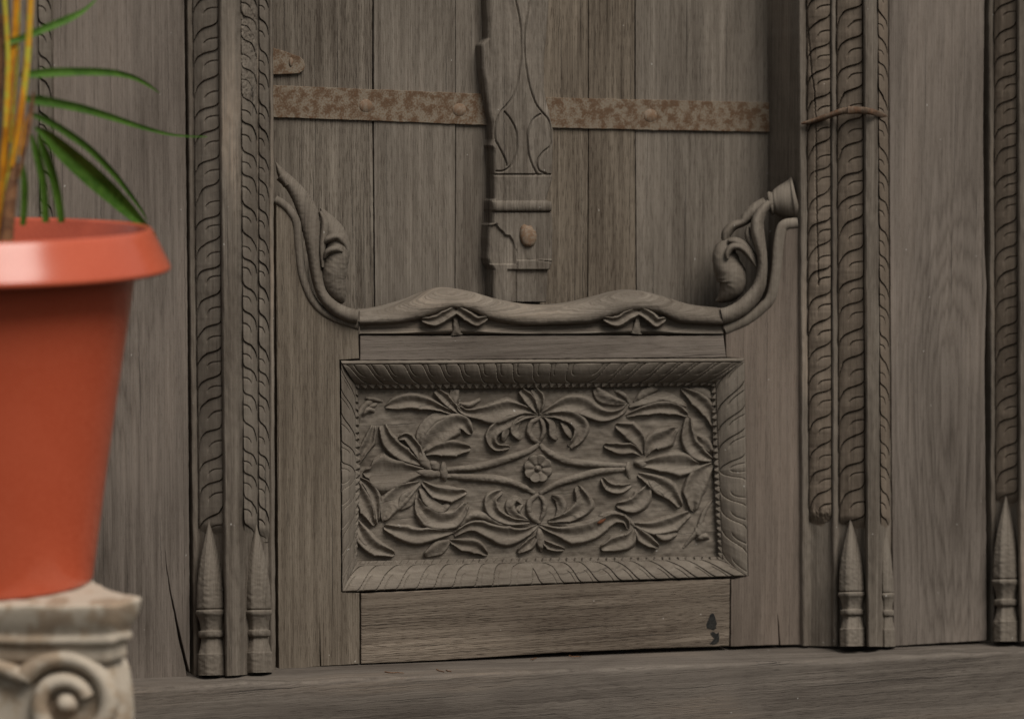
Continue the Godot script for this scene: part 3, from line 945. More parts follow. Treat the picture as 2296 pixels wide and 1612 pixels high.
func frame_mouldings(o: Node, z: float) -> void:
	var OT := [Vector2(764, 810), Vector2(1670, 804), Vector2(1677, 1291), Vector2(767, 1327)]
	var IT := [Vector2(797, 862), Vector2(1604, 858), Vector2(1620, 1254), Vector2(796, 1268)]
	var zi := z - 34.0
	var zo := z + 3.0
	for k in 4:
		var a := k
		var b := (k + 1) % 4
		var o0: Vector2 = OT[a]
		var o1: Vector2 = OT[b]
		var i0: Vector2 = IT[a]
		var i1: Vector2 = IT[b]
		var g: String = "h" if k % 2 == 0 else "v"
		# plain lip on the outer edge
		band("frame_moulding", o, M.carve, i0, i1, o0.lerp(i0, 0.14 if k == 0 else 0.0), o1.lerp(i1, 0.14 if k == 0 else 0.0), zi, zo - 3.0, 7.0 if k != 3 else 3.0, [9.0, 6.5, 6.0, 5.5][k], [40.0, 52.0, 41.0, 48.0][k], [0.2, 0.5, 0.7, 0.1][k], [0.62, 0.5, 0.52, 0.5][k], 1.15, false, g, 0.3)
		var last := o.get_child(o.get_child_count() - 1)
		flip_to_front(last)
		if k == 0:
			lip(last, o0, o1, i0, i1, zo, g)
		teeth(last, i0, i1, OT[a], OT[b], zi, [17.0, 15.0, 18.0, 17.0][k], g)


# turns a sheet so that its face looks at the viewer's side (+z)
func flip_to_front(mi: MeshInstance3D) -> void:
	var a := mi.mesh.surface_get_arrays(0)
	var n: PackedVector3Array = a[Mesh.ARRAY_NORMAL]
	var s := 0.0
	for i in range(0, n.size(), 17):
		s += n[i].z
	if s > 0.0:
		return
	for i in n.size():
		n[i] = -n[i]
	var ix: PackedInt32Array = a[Mesh.ARRAY_INDEX]
	for i in range(0, ix.size(), 3):
		var t := ix[i + 1]
		ix[i + 1] = ix[i + 2]
		ix[i + 2] = t
	a[Mesh.ARRAY_NORMAL] = n
	a[Mesh.ARRAY_INDEX] = ix
	var m := ArrayMesh.new()
	m.add_surface_from_arrays(Mesh.PRIMITIVE_TRIANGLES, a)
	mi.mesh = m


func lip(parent: Node, o0: Vector2, o1: Vector2, i0: Vector2, i1: Vector2, zo: float, g: String) -> void:
	var nu := 120
	var pr := [[-0.02, -30.0], [-0.02, -3.0], [0.0, 1.0], [0.06, 3.0], [0.11, 2.5], [0.14, 0.0], [0.16, -6.0]]
	var p := PackedVector3Array()
	for j in pr.size():
		for i in nu:
			var t := float(i) / (nu - 1)
			var q := o0.lerp(o1, t).lerp(i0.lerp(i1, t), pr[j][0])
			q += Vector2(nzf.get_noise_2d(q.x * 1.3, q.y), nzf.get_noise_2d(q.y, q.x * 1.3)) * 0.9
			p.append(W(q.x, q.y, zo + pr[j][1]))
	flip_to_front(grid("lip", parent, M.carve, nu, pr.size(), p, g))


func teeth(parent: Node, i0: Vector2, i1: Vector2, o0: Vector2, o1: Vector2, zi: float, per: float, g: String) -> void:
	var length := i0.distance_to(i1)
	var nu := int(length / 1.4)
	var nv := 11
	var p := PackedVector3Array()
	for j in nv:
		var v := float(j) / (nv - 1)
		for i in nu:
			var t := float(i) / (nu - 1)
			var a := i0.lerp(i1, t)
			var d := (o0.lerp(o1, t) - a).normalized()
			var q := a - d * (v * 12.0 - 0.5)
			var s := t * length / per + nz.get_noise_2d(t * length * 2.0, per * 30.0) * 0.2
			var f := absf(fposmod(s, 1.0) * 2.0 - 1.0)
			var notch := clampf((v * 0.8 + 0.02 - f * 0.85) * 6.0, 0.0, 1.0)
			var zz := zi + 3.0 * (1.0 - v) - notch * 7.0
			if j == nv - 1:
				zz = zi - 22.0
			p.append(W(q.x, q.y, zz + nzf.get_noise_2d(q.x, q.y) * 0.8))
	flip_to_front(grid("tooth_edge", parent, M.carve, nu, nv, p, g))


func panel(o: Node, z: float) -> void:
	var zp := z - 50.0
	var nu := 280
	var nv := 140
	var p := PackedVector3Array()
	for j in nv:
		for i in nu:
			var u := float(i) / (nu - 1)
			var v := float(j) / (nv - 1)
			var q := Vector2(770, 838).lerp(Vector2(1650, 832), u).lerp(Vector2(770, 1300).lerp(Vector2(1660, 1280), u), v)
			p.append(W(q.x, q.y, zp + nzf.get_noise_2d(q.x * 0.25, q.y * 0.9) * 1.6 + nz.get_noise_2d(q.x * 1.4, q.y * 1.4) * 3.0))
	var c := grid("carved_panel", o, M.carve, nu, nv, p, "h", Vector2(0.7, 0.4))
	c.set_meta("label", "panel carved with leaves, scrolling stems and a small rosette")
	var H := 13.5
	# each row: kind, then x, y, half width on the enlargement of the panel
	var D := 1289.4
	var leaves := [
		[0, 655, 750, 15, 560, 755, 52, 470, 765, 88, 390, 765, 102, 330, 765, 78, 288, 762, 6],
		[0, 635, 705, 12, 530, 645, 42, 440, 570, 42, 392, 462, 22],
		[0, 642, 685, 14, 605, 605, 30, 545, 535, 26, 495, 545, 8],
		[2, 630, 605, 14, 640, 510, 28, 710, 425, 30, 800, 400, 8],
		[0, 640, 618, 14, 715, 545, 58, 810, 475, 68, 890, 445, 48, 950, 508, 8],
		[0, 665, 640, 12, 745, 615, 36, 835, 608, 48, 940, 606, 5],
		[1, 640, 620, 14, 645, 680, 26, 700, 735, 20],
		[1, 600, 752, 8, 680, 766, 26, 765, 770, 14],
		[1, 778, 690, 8, 775, 735, 20, 780, 775, 22, 790, 808, 8],
		[1, 690, 690, 10, 720, 715, 26, 745, 745, 10],
		[0, 645, 820, 10, 720, 878, 36, 820, 900, 42, 915, 882, 5],
		[2, 630, 860, 10, 680, 940, 30, 760, 990, 26, 812, 958, 8],
		[0, 610, 925, 14, 650, 1010, 48, 740, 1062, 56, 850, 1048, 46, 922, 960, 8],
		[1, 618, 985, 8, 650, 1060, 26, 702, 1106, 6],
		[0, 625, 825, 12, 520, 885, 58, 440, 960, 58, 400, 1052, 18],
		[2, 600, 860, 10, 545, 930, 40, 500, 985, 14],
		[0, 214, 742, 8, 262, 640, 26, 310, 560, 32, 338, 462, 14],
		[1, 216, 690, 8, 238, 620, 16, 265, 575, 8],
		[0, 216, 782, 8, 250, 890, 40, 300, 990, 46, 345, 1085, 10],
		[0, 238, 790, 8, 312, 852, 30, 350, 940, 30, 356, 1062, 8],
		[0, 224, 1048, 8, 265, 1150, 44, 330, 1225, 46, 460, 1272, 5],
		[1, 232, 1090, 6, 250, 1170, 16, 300, 1235, 10],
		[1, 238, 445, 8, 246, 390, 16, 288, 332, 18, 335, 306, 8],
		[1, 268, 405, 8, 300, 362, 17, 345, 372, 10],
		[1, 300, 350, 8, 332, 338, 14, 362, 318, 6],
		[1, 285, 288, 6, 340, 298, 13, 395, 312, 6],
		[0, 412, 345, 8, 480, 325, 38, 580, 310, 44, 680, 328, 36, 780, 362, 18, 880, 398, 11, 1000, 420, 9, 1090, 440, 6],
		[0, 900, 395, 10, 835, 340, 24, 785, 290, 30, 730, 240, 20],
		[2, 838, 340, 10, 842, 290, 26, 850, 235, 24],
		[0, 1370, 390, 8, 1290, 362, 26, 1190, 362, 56, 1090, 385, 62, 1000, 388, 36, 920, 380, 22, 876, 348, 15, 900, 316, 6],
		[1, 872, 322, 7, 940, 332, 17, 1010, 296, 8],
		[0, 1375, 390, 8, 1330, 310, 34, 1265, 240, 20],
		[0, 1378, 385, 8, 1385, 300, 30, 1345, 232, 22],
		[0, 1370, 398, 8, 1280, 402, 24, 1180, 440, 38, 1100, 490, 36, 1078, 550, 30, 1110, 600, 24, 1190, 600, 8],
		[2, 1300, 402, 8, 1242, 440, 20, 1222, 500, 22, 1262, 550, 12],
		[2, 1205, 455, 8, 1168, 510, 20, 1150, 565, 10],
		[1, 1388, 412, 10, 1332, 445, 15, 1316, 500, 16, 1342, 550, 15, 1382, 572, 10],
		[1, 1384, 412, 8, 1404, 455, 13, 1408, 510, 13, 1380, 572, 8],
		[1, 1380, 580, 12, 1300, 630, 17, 1150, 682, 21, 980, 726, 20, 800, 742, 13],
		[1, 795, 782, 13, 950, 790, 20, 1100, 800, 21, 1240, 832, 18, 1355, 892, 12],
		[1, 1378, 895, 10, 1325, 935, 16, 1315, 990, 17, 1340, 1045, 16, 1385, 1075, 10],
		[1, 1378, 895, 8, 1410, 940, 14, 1412, 1000, 14, 1382, 1072, 8],
		[0, 1320, 1072, 10, 1190, 1062, 26, 1095, 1005, 38, 1078, 930, 36, 1140, 876, 12],
		[2, 1310, 1060, 8, 1222, 1020, 22, 1196, 962, 26, 1235, 925, 18, 1275, 955, 7],
		[2, 1282, 1050, 8, 1246, 1002, 16, 1275, 958, 9],
		[0, 1370, 1092, 8, 1290, 1138, 28, 1180, 1158, 56, 1080, 1130, 46, 990, 1098, 34, 925, 1105, 24, 845, 1152, 12],
		[1, 1310, 1090, 8, 1150, 1082, 16, 1040, 1036, 21, 955, 1030, 19, 885, 1092, 7],
		[0, 835, 1132, 10, 725, 1145, 34, 610, 1158, 48, 510, 1135, 42, 408, 1102, 8],
		[2, 818, 1188, 8, 750, 1232, 38, 662, 1278, 8],
		[0, 818, 1188, 8, 890, 1212, 34, 980, 1228, 40, 1048, 1272, 6],
		[1, 1380, 1110, 8, 1385, 1180, 26, 1396, 1256, 8],
		[0, 1372, 1150, 8, 1318, 1210, 30, 1248, 1258, 5],
		[0, 1398, 1185, 8, 1455, 1225, 24, 1535, 1242, 5],
		# the other half
		[0, D + 100, 395, 8, D + 180, 358, 26, D + 280, 328, 50, D + 370, 345, 58, D + 440, 382, 44, D + 525, 402, 32, D + 610, 375, 18, D + 655, 318, 8],
		[2, D + 640, 322, 8, D + 560, 308, 25, D + 485, 278, 34, D + 445, 228, 18],
		[1, D + 560, 236, 8, D + 630, 275, 14, D + 668, 335, 7],
		[0, D + 640, 402, 8, D + 740, 372, 26, D + 850, 352, 38, D + 945, 358, 36, D + 1022, 396, 7],
		[2, D + 660, 345, 8, D + 760, 312, 22, D + 880, 282, 26, D + 1015, 335, 7],
		[1, D + 690, 315, 8, D + 760, 255, 26, D + 840, 226, 12],
		[0, D + 92, 400, 8, D + 190, 395, 20, D + 290, 412, 40, D + 352, 465, 44, D + 338, 535, 34, D + 285, 598, 16],
		[2, D + 122, 402, 8, D + 168, 450, 18, D + 175, 520, 20, D + 205, 552, 9],
		[2, D + 225, 430, 8, D + 268, 500, 18, D + 295, 545, 8],
		[1, D + 95, 585, 12, D + 150, 632, 17, D + 260, 686, 20, D + 420, 706, 19, D + 640, 716, 13],
		[1, D + 640, 738, 13, D + 480, 750, 20, D + 330, 790, 20, D + 200, 832, 18, D + 95, 892, 12],
		[0, D + 750, 640, 10, D + 722, 560, 40, D + 668, 500, 50, D + 582, 462, 12],
		[0, D + 762, 650, 10, D + 805, 575, 46, D + 880, 545, 56, D + 950, 485, 10],
		[0, D + 735, 650, 8, D + 680, 610, 28, D + 600, 608, 34, D + 506, 588, 5],
		[0, D + 720, 712, 12, D + 850, 702, 46, D + 970, 708, 66, D + 1045, 712, 52, D + 1092, 708, 6],
		[1, D + 690, 690, 10, D + 740, 706, 24, D + 770, 716, 8],
		[1, D + 655, 690, 8, D + 650, 735, 16, D + 660, 795, 8],
		[0, D + 670, 838, 10, D + 600, 862, 28, D + 530, 848, 27, D + 488, 798, 10],
		[0, D + 785, 838, 16, D + 742, 915, 48, D + 680, 965, 46, D + 585, 965, 10],
		[0, D + 715, 768, 10, D + 800, 812, 38, D + 900, 866, 48, D + 980, 966, 8],
		[2, D + 780, 800, 8, D + 830, 858, 26, D + 885, 908, 8],
		[0, D + 1192, 684, 8, D + 1092, 632, 46, D + 1034, 545, 42, D + 1030, 418, 12],
		[2, D + 1192, 640, 8, D + 1140, 580, 30, D + 1090, 535, 10],
		[0, D + 1192, 700, 8, D + 1110, 775, 54, D + 1065, 865, 58, D + 1062, 990, 10],
		[0, D + 985, 228, 8, D + 1090, 300, 44, D + 1160, 375, 40, D + 1195, 466, 5],
		[1, D + 1040, 225, 8, D + 1130, 258, 28, D + 1190, 300, 12],
		[1, D + 1182, 930, 7, D + 1130, 1010, 12, D + 1090, 1120, 15, D + 1000, 1232, 6],
		[1, D + 1085, 1170, 10, D + 1108, 1122, 32, D + 1125, 1070, 12],
		[1, D + 1165, 1175, 7, D + 1125, 1160, 22, D + 1085, 1180, 10],
		[0, D + 95, 1092, 8, D + 200, 1130, 26, D + 310, 1148, 54, D + 420, 1128, 54, D + 500, 1078, 40, D + 570, 1045, 32, D + 635, 1062, 21, D + 652, 1112, 7],
		[1, D + 150, 1072, 8, D + 300, 1092, 16, D + 430, 1066, 19, D + 520, 1020, 16, D + 620, 1028, 14, D + 690, 1090, 8],
		[0, D + 692, 1110, 10, D + 655, 1180, 42, D + 580, 1205, 46, D + 486, 1236, 7],
		[0, D + 690, 1085, 10, D + 800, 1108, 36, D + 920, 1086, 46, D + 1035, 1018, 6],
		[0, D + 700, 1110, 10, D + 752, 1172, 36, D + 838, 1226, 6],
		[2, D + 810, 1130, 8, D + 880, 1160, 28, D + 955, 1145, 8],
		[0, D + 150, 1065, 8, D + 290, 1030, 36, D + 372, 960, 50, D + 335, 852, 16],
		[2, D + 195, 1050, 8, D + 232, 990, 26, D + 216, 930, 24, D + 175, 905, 8],
	]
	for q in leaves:
		var rows := []
		for k in range(1, q.size(), 3):
			var w := cl(q[k], q[k + 1])
			rows.append([w[0], w[1], q[k + 2] * 0.43])
		leaf(c, M.carve, rows, zp, H * (1.0 if q[0] != 1 else 0.85), q[0], "carved_stem" if q[0] == 1 and q.size() > 13 else "carved_leaf")
	rosette(c, zp)
	bar("fresh_chip", c, M.fresh, [[1338, 1173, zp + 9, 1, 1], [1343, 1171, zp + 10, 4, 3], [1350, 1167, zp + 10, 5, 3], [1359, 1162, zp + 9, 1, 1]], 2.0, 10)


func rosette(parent: Node, zp: float) -> void:
	var c := Vector2(1206, 1051)
	var nr := 16
	var na := 97
	var p := PackedVector3Array()
	for j in nr:
		var f := float(j) / (nr - 1)
		for i in na:
			var th := TAU * i / (na - 1)
			var lobe := absf(sin(th * 4.0 + 0.4))
			var rad := 34.0 * f * (0.84 + 0.16 * sqrt(lobe))
			var h := 17.0 * (0.55 + 0.45 * f) * (0.72 + 0.28 * lobe)
			if f < 0.22:
				h = 17.0 * (1.05 - 0.6 * pow(f / 0.22, 2.0))
			elif f < 0.32:
				h = 7.0
			if j == nr - 1:
				h = -4.0
			p.append(W(c.x + cos(th) * rad, c.y + sin(th) * rad, zp + h))
	flip_to_front(grid("carved_flower", parent, M.carve, na, nr, p, "h", Vector2.ZERO, true))


# enlargements on which the two scrolls were measured
func c7(x: float, y: float) -> Vector2:
	return Vector2(x * 0.24471 + 1506.75, y * 0.24471 + 358.75)


func c8(x: float, y: float) -> Vector2:
	return Vector2(x * 0.24028 + 588.35, y * 0.24028 + 344.4)


func scroll_bar(called: String, parent: Node, right: bool, pts: Array, lump := 0.05) -> MeshInstance3D:
	var rows := []
	for q in pts:
		var w := c7(q[0], q[1]) if right else c8(q[0], q[1])
		rows.append([w.x, w.y, q[2], q[3] * 0.2445, q[4]])
	return bar(called, parent, M.carve, rows, 2.5, 20, "v", lump)


func right_scroll(o: Node) -> void:
	# x, y on the enlargement, depth mm, half width there, half thickness mm
	var s := scroll_bar("scroll_bracket", o, true, [[462, 1430, -36, 74, 20], [540, 1410, -36, 74, 20], [640, 1355, -38, 74, 21], [730, 1270, -40, 72, 22], [795, 1170, -42, 62, 24], [825, 1050, -44, 50, 26], [832, 930, -46, 46, 28], [815, 800, -50, 52, 30], [790, 680, -54, 62, 30], [785, 580, -60, 60, 30], [815, 490, -68, 52, 30], [860, 430, -76, 48, 30], [915, 385, -84, 46, 30]])
	scroll_bar("bell_end", s, true, [[880, 402, -82, 40, 10], [890, 400, -82, 96, 24], [912, 396, -82, 112, 27], [930, 393, -82, 98, 24], [945, 391, -82, 116, 29], [965, 388, -82, 128, 31], [990, 384, -82, 142, 35], [1030, 377, -82, 160, 40], [1075, 370, -82, 180, 44], [1105, 365, -82, 194, 47], [1112, 364, -82, 208, 51], [1132, 361, -82, 212, 52], [1148, 358, -82, 202, 49], [1150, 357, -82, 120, 30]], 0.0)
	scroll_bar("leaf_bud", s, true, [[545, 715, -92, 16, 12], [520, 760, -90, 70, 24], [490, 850, -86, 112, 34], [505, 960, -82, 128, 42], [545, 1060, -80, 140, 46], [555, 1140, -80, 128, 44], [520, 1210, -82, 100, 36], [460, 1265, -86, 54, 24], [405, 1292, -90, 10, 8]])
	scroll_bar("scroll_arm", s, true, [[490, 730, -96, 40, 22], [505, 670, -96, 48, 24], [560, 605, -96, 46, 24], [640, 575, -96, 40, 24], [700, 520, -94, 58, 24], [780, 450, -92, 66, 26], [870, 390, -88, 56, 26]])
	scroll_bar("scroll_rib", s, true, [[512, 905, -46, 14, 12], [510, 860, -46, 26, 14], [550, 800, -48, 34, 16], [630, 800, -50, 34, 18], [700, 860, -52, 32, 18], [775, 975, -52, 12, 12]])
	scroll_bar("scroll_rib", s, true, [[520, 740, -70, 24, 14], [590, 750, -66, 44, 20], [670, 800, -62, 46, 20], [740, 890, -58, 40, 18], [790, 990, -54, 14, 10]])
	scroll_bar("scroll_rib", s, true, [[700, 610, -80, 16, 14], [700, 680, -76, 34, 20], [740, 770, -70, 42, 22], [800, 880, -62, 20, 16]])


func left_scroll(o: Node) -> void:
	var s := scroll_bar("scroll_bracket", o, false, [[888, 1522, -36, 68, 20], [800, 1505, -36, 66, 20], [690, 1455, -38, 62, 20], [600, 1375, -40, 56, 21], [540, 1270, -42, 52, 22], [505, 1120, -44, 58, 24], [484, 960, -46, 64, 26], [470, 820, -48, 76, 26], [455, 690, -52, 90, 24], [425, 560, -58, 94, 22], [365, 430, -66, 84, 22], [290, 320, -74, 66, 22], [225, 250, -82, 60, 24], [165, 200, -88, 58, 24]])
	scroll_bar("broken_tip", s, false, [[240, 285, -80, 54, 24], [195, 215, -84, 50, 22], [152, 142, -88, 28, 14], [122, 80, -90, 3, 3]], 0.08)
	scroll_bar("leaf_bud", s, false, [[545, 510, -74, 10, 8], [600, 610, -74, 60, 24], [655, 720, -70, 100, 34], [690, 840, -66, 120, 42], [680, 960, -62, 128, 46], [662, 1080, -60, 124, 46], [658, 1190, -60, 116, 42], [690, 1290, -62, 98, 36], [728, 1350, -66, 66, 28], [760, 1388, -72, 20, 10]])
	scroll_bar("scroll_rib", s, false, [[575, 975, -26, 12, 10], [610, 915, -20, 30, 14], [680, 890, -18, 32, 14], [748, 915, -28, 14, 10]])
	scroll_bar("scroll_rib", s, false, [[560, 850, -36, 14, 10], [610, 800, -30, 34, 16], [690, 775, -30, 34, 16], [755, 835, -38, 30, 14], [790, 920, -50, 12, 10]])
	scroll_bar("scroll_rib", s, false, [[535, 540, -56, 14, 10], [580, 640, -46, 36, 16], [570, 760, -40, 36, 16], [555, 900, -34, 30, 14], [560, 1060, -30, 14, 10]])


# ---------------------------------------------------------------- stone capital, pot and palm
const ZP := 760.0
var pot_axis := Vector3.UP
var pot_side := Vector3.RIGHT
var pot_front := Vector3.BACK
var pot_scale := 0.001


func lean_axes() -> void:
	# the capital has settled a little towards the viewer
	pot_side = rgt
	pot_axis = Vector3.UP.rotated(rgt, deg_to_rad(2.2))
	pot_front = pot_side.cross(pot_axis)
	pot_scale = (W(-40, 1340, ZP) - eye).dot(fwd) / FOC


func build_pedestal() -> void:
	lean_axes()
	# plan: (side, front) in pixels from the pot's foot; front is towards the viewer
	var foot := W(-40, 1304, ZP)
	var o := thing("stone_capital", "pale weathered stone column capital with a carved volute under the terracotta pot", "capital", foot - pot_axis * 0.9)
	var plan := [Vector2(-420, 282), Vector2(-200, 274), Vector2(0, 272), Vector2(190, 273), Vector2(316, 278), Vector2(334, 275), Vector2(376, 195), Vector2(378, 182), Vector2(325, 120), Vector2(280, 60), Vector2(245, -20), Vector2(200, -120), Vector2(150, -200), Vector2(80, -270), Vector2(-420, -280), Vector2(-470, 0)]
	# drop below the top, inset
	var prof := [[0.0, 330.0], [0.0, 150.0], [0.0, 8.0], [1.5, 2.0], [5.0, 0.0], [14.0, 1.5], [34.0, 6.0], [55.0, 15.0], [66.0, 22.0], [70.0, 20.0], [78.0, 16.0], [86.0, 17.0], [92.0, 24.0], [98.0, 30.0], [108.0, 31.0], [120.0, 30.0], [130.0, 33.0], [134.0, 40.0], [136.0, 52.0]]
	loft("abacus", o, M.stone, foot, plan, prof)
	var body := [Vector2(-400, 212), Vector2(-100, 210), Vector2(60, 210), Vector2(240, 214), Vector2(306, 222), Vector2(350, 165), Vector2(310, 60), Vector2(250, -100), Vector2(200, -200), Vector2(-400, -200)]
	loft("block", o, M.stone, foot, body, [[130.0, 60.0], [138.0, 10.0], [160.0, 2.0], [200.0, -4.0], [260.0, -6.0], [330.0, 0.0], [400.0, 12.0], [900.0, 30.0]])
	# volute: a raised rib winding to an eye, on the front of the block
	var c := Vector2(222, 224)
	var rows := []
	for i in 46:
		var f := float(i) / 45.0
		var th := lerpf(2.6, 2.6 - TAU * 1.35, f)
		var r := lerpf(112.0, 44.0, pow(f, 0.9))
		rows.append([c + Vector2(cos(th), -sin(th)) * r * Vector2(1.0, 1.0), lerpf(23.0, 18.0, f), 226.0 + 6.0 * f])
	rib("volute", o, rows, foot)
	rows = []
	for i in 12:
		var f := float(i) / 11.0
		rows.append([Vector2(lerpf(-330.0, 130.0, f), lerpf(117.0, 112.0, f) + 54.0 * pow(f, 5.0)), 20.0, 226.0])
	rib("volute_band", o, rows, foot)
	rows = []
	for i in 9:
		var f := float(i) / 8.0
		rows.append([c + Vector2(-2.0, lerpf(-26.0, 26.0, f)), 26.0 * sqrt(maxf(0.01, 1.0 - pow(2.0 * f - 1.0, 2.0))), 226.0])
	rib("volute_eye", o, rows, foot)
	for k in 3:
		rows = []
		for i in 9:
			var f := float(i) / 8.0
			rows.append([Vector2(lerpf(-10.0, 45.0, f) - 82.0 * k, 160.0 + 6.0 * k), 30.0 * sqrt(maxf(0.01, 1.0 - pow(2.0 * f - 1.0, 2.0))), 210.0])
		rib("egg", o, rows, foot)


func place(foot: Vector3, side: float, front: float, down: float) -> Vector3:
	return foot + (pot_side * side + pot_front * front - pot_axis * down) * pot_scale


func loft(called: String, o: Node, mat: Material, foot: Vector3, plan: Array, prof: Array) -> void:
	# closed outline, subdivided
	var pts := []
	var m0 := plan.size()
	for i in m0:
		var a: Vector2 = plan[i]
		var b: Vector2 = plan[(i + 1) % m0]
		var cnt := maxi(1, int(a.distance_to(b) / 12.0))
		for k in cnt:
			pts.append(a.lerp(b, float(k) / cnt))
	var m := pts.size()
	var nu := m + 1
	var p := PackedVector3Array()
	var mid := Vector2.ZERO
	for q in pts:
		mid += q / m
	for j in prof.size():
		for i in nu:
			var q: Vector2 = pts[i % m]
			var e1: Vector2 = (q - pts[(i + m - 3) % m]).normalized()
			var e2: Vector2 = (pts[(i + 3) % m] - q).normalized()
			var nn := Vector2(e1.y + e2.y, -e1.x - e2.x).normalized()
			if nn.dot(mid - q) < 0.0:
				nn = -nn
			var ins: float = prof[j][1]
			var s := q + nn * ins if ins < 70.0 else q.lerp(mid, ins / 340.0)
			var w := place(foot, s.x, s.y, prof[j][0])
			w += Vector3(1, 1, 1) * nzf.get_noise_3d(w.x * 130.0, w.y * 130.0, w.z * 130.0) * 0.004
			p.append(w)
	var mi := grid(called, o, mat, nu, prof.size(), p, "o", Vector2.ZERO, true, false)
	outward(mi, place(foot, mid.x, mid.y, 100.0) - origin_of(o))


# makes a closed sheet face away from its middle
func outward(mi: MeshInstance3D, mid: Vector3) -> void:
	var a := mi.mesh.surface_get_arrays(0)
	var v: PackedVector3Array = a[Mesh.ARRAY_VERTEX]
	var n: PackedVector3Array = a[Mesh.ARRAY_NORMAL]
	var s := 0.0
	for i in range(0, n.size(), 5):
		s += n[i].dot((v[i] - mid).normalized())
	if s >= 0.0:
		return
	for i in n.size():
		n[i] = -n[i]
	var ix: PackedInt32Array = a[Mesh.ARRAY_INDEX]
	for i in range(0, ix.size(), 3):
		var t := ix[i + 1]
		ix[i + 1] = ix[i + 2]
		ix[i + 2] = t
	a[Mesh.ARRAY_NORMAL] = n
	a[Mesh.ARRAY_INDEX] = ix
	var m := ArrayMesh.new()
	m.add_surface_from_arrays(Mesh.PRIMITIVE_TRIANGLES, a)
	mi.mesh = m


# raised rib on the front of the capital: rows of [Vector2(side, down), radius, front]
func rib(called: String, o: Node, rows: Array, foot: Vector3) -> void:
	var segs := 14
	var nu := segs + 1
	var p := PackedVector3Array()
	var mid := Vector3.ZERO
	for j in rows.size():
		var a: Vector2 = rows[maxi(j - 1, 0)][0]
		var b: Vector2 = rows[mini(j + 1, rows.size() - 1)][0]
		var t := (b - a).normalized()
		var sd := Vector2(-t.y, t.x)
		for i in nu:
			var f := TAU * i / segs
			var q: Vector2 = rows[j][0] + sd * cos(f) * rows[j][1]
			var w := place(foot, q.x, rows[j][2] + sin(f) * rows[j][1] * 1.3, q.y)
			w += Vector3(1, 1, 1) * nzf.get_noise_3d(w.x * 130.0, w.y * 130.0, w.z * 130.0) * 0.003
			p.append(w)
	var mi := grid(called, o, M.stone, nu, rows.size(), p, "o", Vector2.ZERO, true, false)
	# face outwards: compare the first ring with its middle
	var v: PackedVector3Array = mi.mesh.surface_get_arrays(0)[Mesh.ARRAY_VERTEX]
	var k := rows.size() / 2
	for i in segs:
		mid += v[k * nu + i] / segs
	var nn: PackedVector3Array = mi.mesh.surface_get_arrays(0)[Mesh.ARRAY_NORMAL]
	if nn[k * nu + 3].dot(v[k * nu + 3] - mid) < 0.0:
		turn_over(mi)


func turn_over(mi: MeshInstance3D) -> void:
	var a := mi.mesh.surface_get_arrays(0)
	var n: PackedVector3Array = a[Mesh.ARRAY_NORMAL]
	for i in n.size():
		n[i] = -n[i]
	var ix: PackedInt32Array = a[Mesh.ARRAY_INDEX]
	for i in range(0, ix.size(), 3):
		var t := ix[i + 1]
		ix[i + 1] = ix[i + 2]
		ix[i + 2] = t
	a[Mesh.ARRAY_NORMAL] = n
	a[Mesh.ARRAY_INDEX] = ix
	var m := ArrayMesh.new()
	m.add_surface_from_arrays(Mesh.PRIMITIVE_TRIANGLES, a)
	mi.mesh = m


func spin(called: String, o: Node, mat: Material, foot: Vector3, prof: Array, segs := 120) -> void:
	var nu := segs + 1
	var p := PackedVector3Array()
	for q in prof:
		for i in nu:
			var f := TAU * i / segs
			p.append(place(foot, cos(f) * q[0], sin(f) * q[0], -q[1]))
	var mi := grid(called, o, mat, nu, prof.size(), p, "o", Vector2.ZERO, true, false)
	var nn: PackedVector3Array = mi.mesh.surface_get_arrays(0)[Mesh.ARRAY_NORMAL]
	var k := int(prof[0][2]) * nu
	if nn[k].dot(pot_side) < 0.0:
		turn_over(mi)


func build_pot() -> void:
	var foot := W(-40, 1304, ZP)
	var o := thing("flower_pot", "glossy terracotta plastic flower pot with a flared rim on the stone capital", "flower pot", foot)
	# radius, height in pixels at the pot's distance; the third number of the first row names a row of the outside
	spin("body", o, M.pot, foot, [[2, 1.5, 6], [200, 1.5], [236, 1.5], [243, 3], [246, 8], [247, 14], [262, 120], [285, 280], [310, 440], [335, 590], [351, 690], [354, 700], [352, 704], [346, 704], [330, 600], [300, 420], [290, 350]])
	spin("rim", o, M.pot, foot, [[352, 692, 3], [420, 695], [427, 698], [429, 703], [427, 709], [418, 727], [406, 752], [394, 777], [389, 787], [385, 791], [379, 790], [374, 785], [362, 730], [353, 692]])
	spin("soil", o, M.soil, foot, [[2, 452, 2], [120, 450], [240, 446], [304, 440]])


func blade(called: String, o: Node, mat: Material, rows: Array, fold: float) -> void:
	# rows: px, py, z, half width px
	var r := smooth_rows(rows, 4.0)
	var nv := r.size()
	var S := [-1.0, -0.6, -0.25, 0.0, 0.25, 0.6, 1.0]
	var p := PackedVector3Array()
	for j in nv:
		var a: Array = r[maxi(j - 1, 0)]
		var b: Array = r[mini(j + 1, nv - 1)]
		var t := Vector2(b[0] - a[0], b[1] - a[1]).normalized()
		var sd := Vector2(-t.y, t.x)
		var c: Array = r[j]
		for s in S:
			var q: Vector2 = Vector2(c[0], c[1]) + sd * c[3] * s
			p.append(W(q.x, q.y, c[2] + (absf(s) - 0.5) * fold * c[3]))
	flip_to_front(grid(called, o, mat, S.size(), nv, p, "o"))


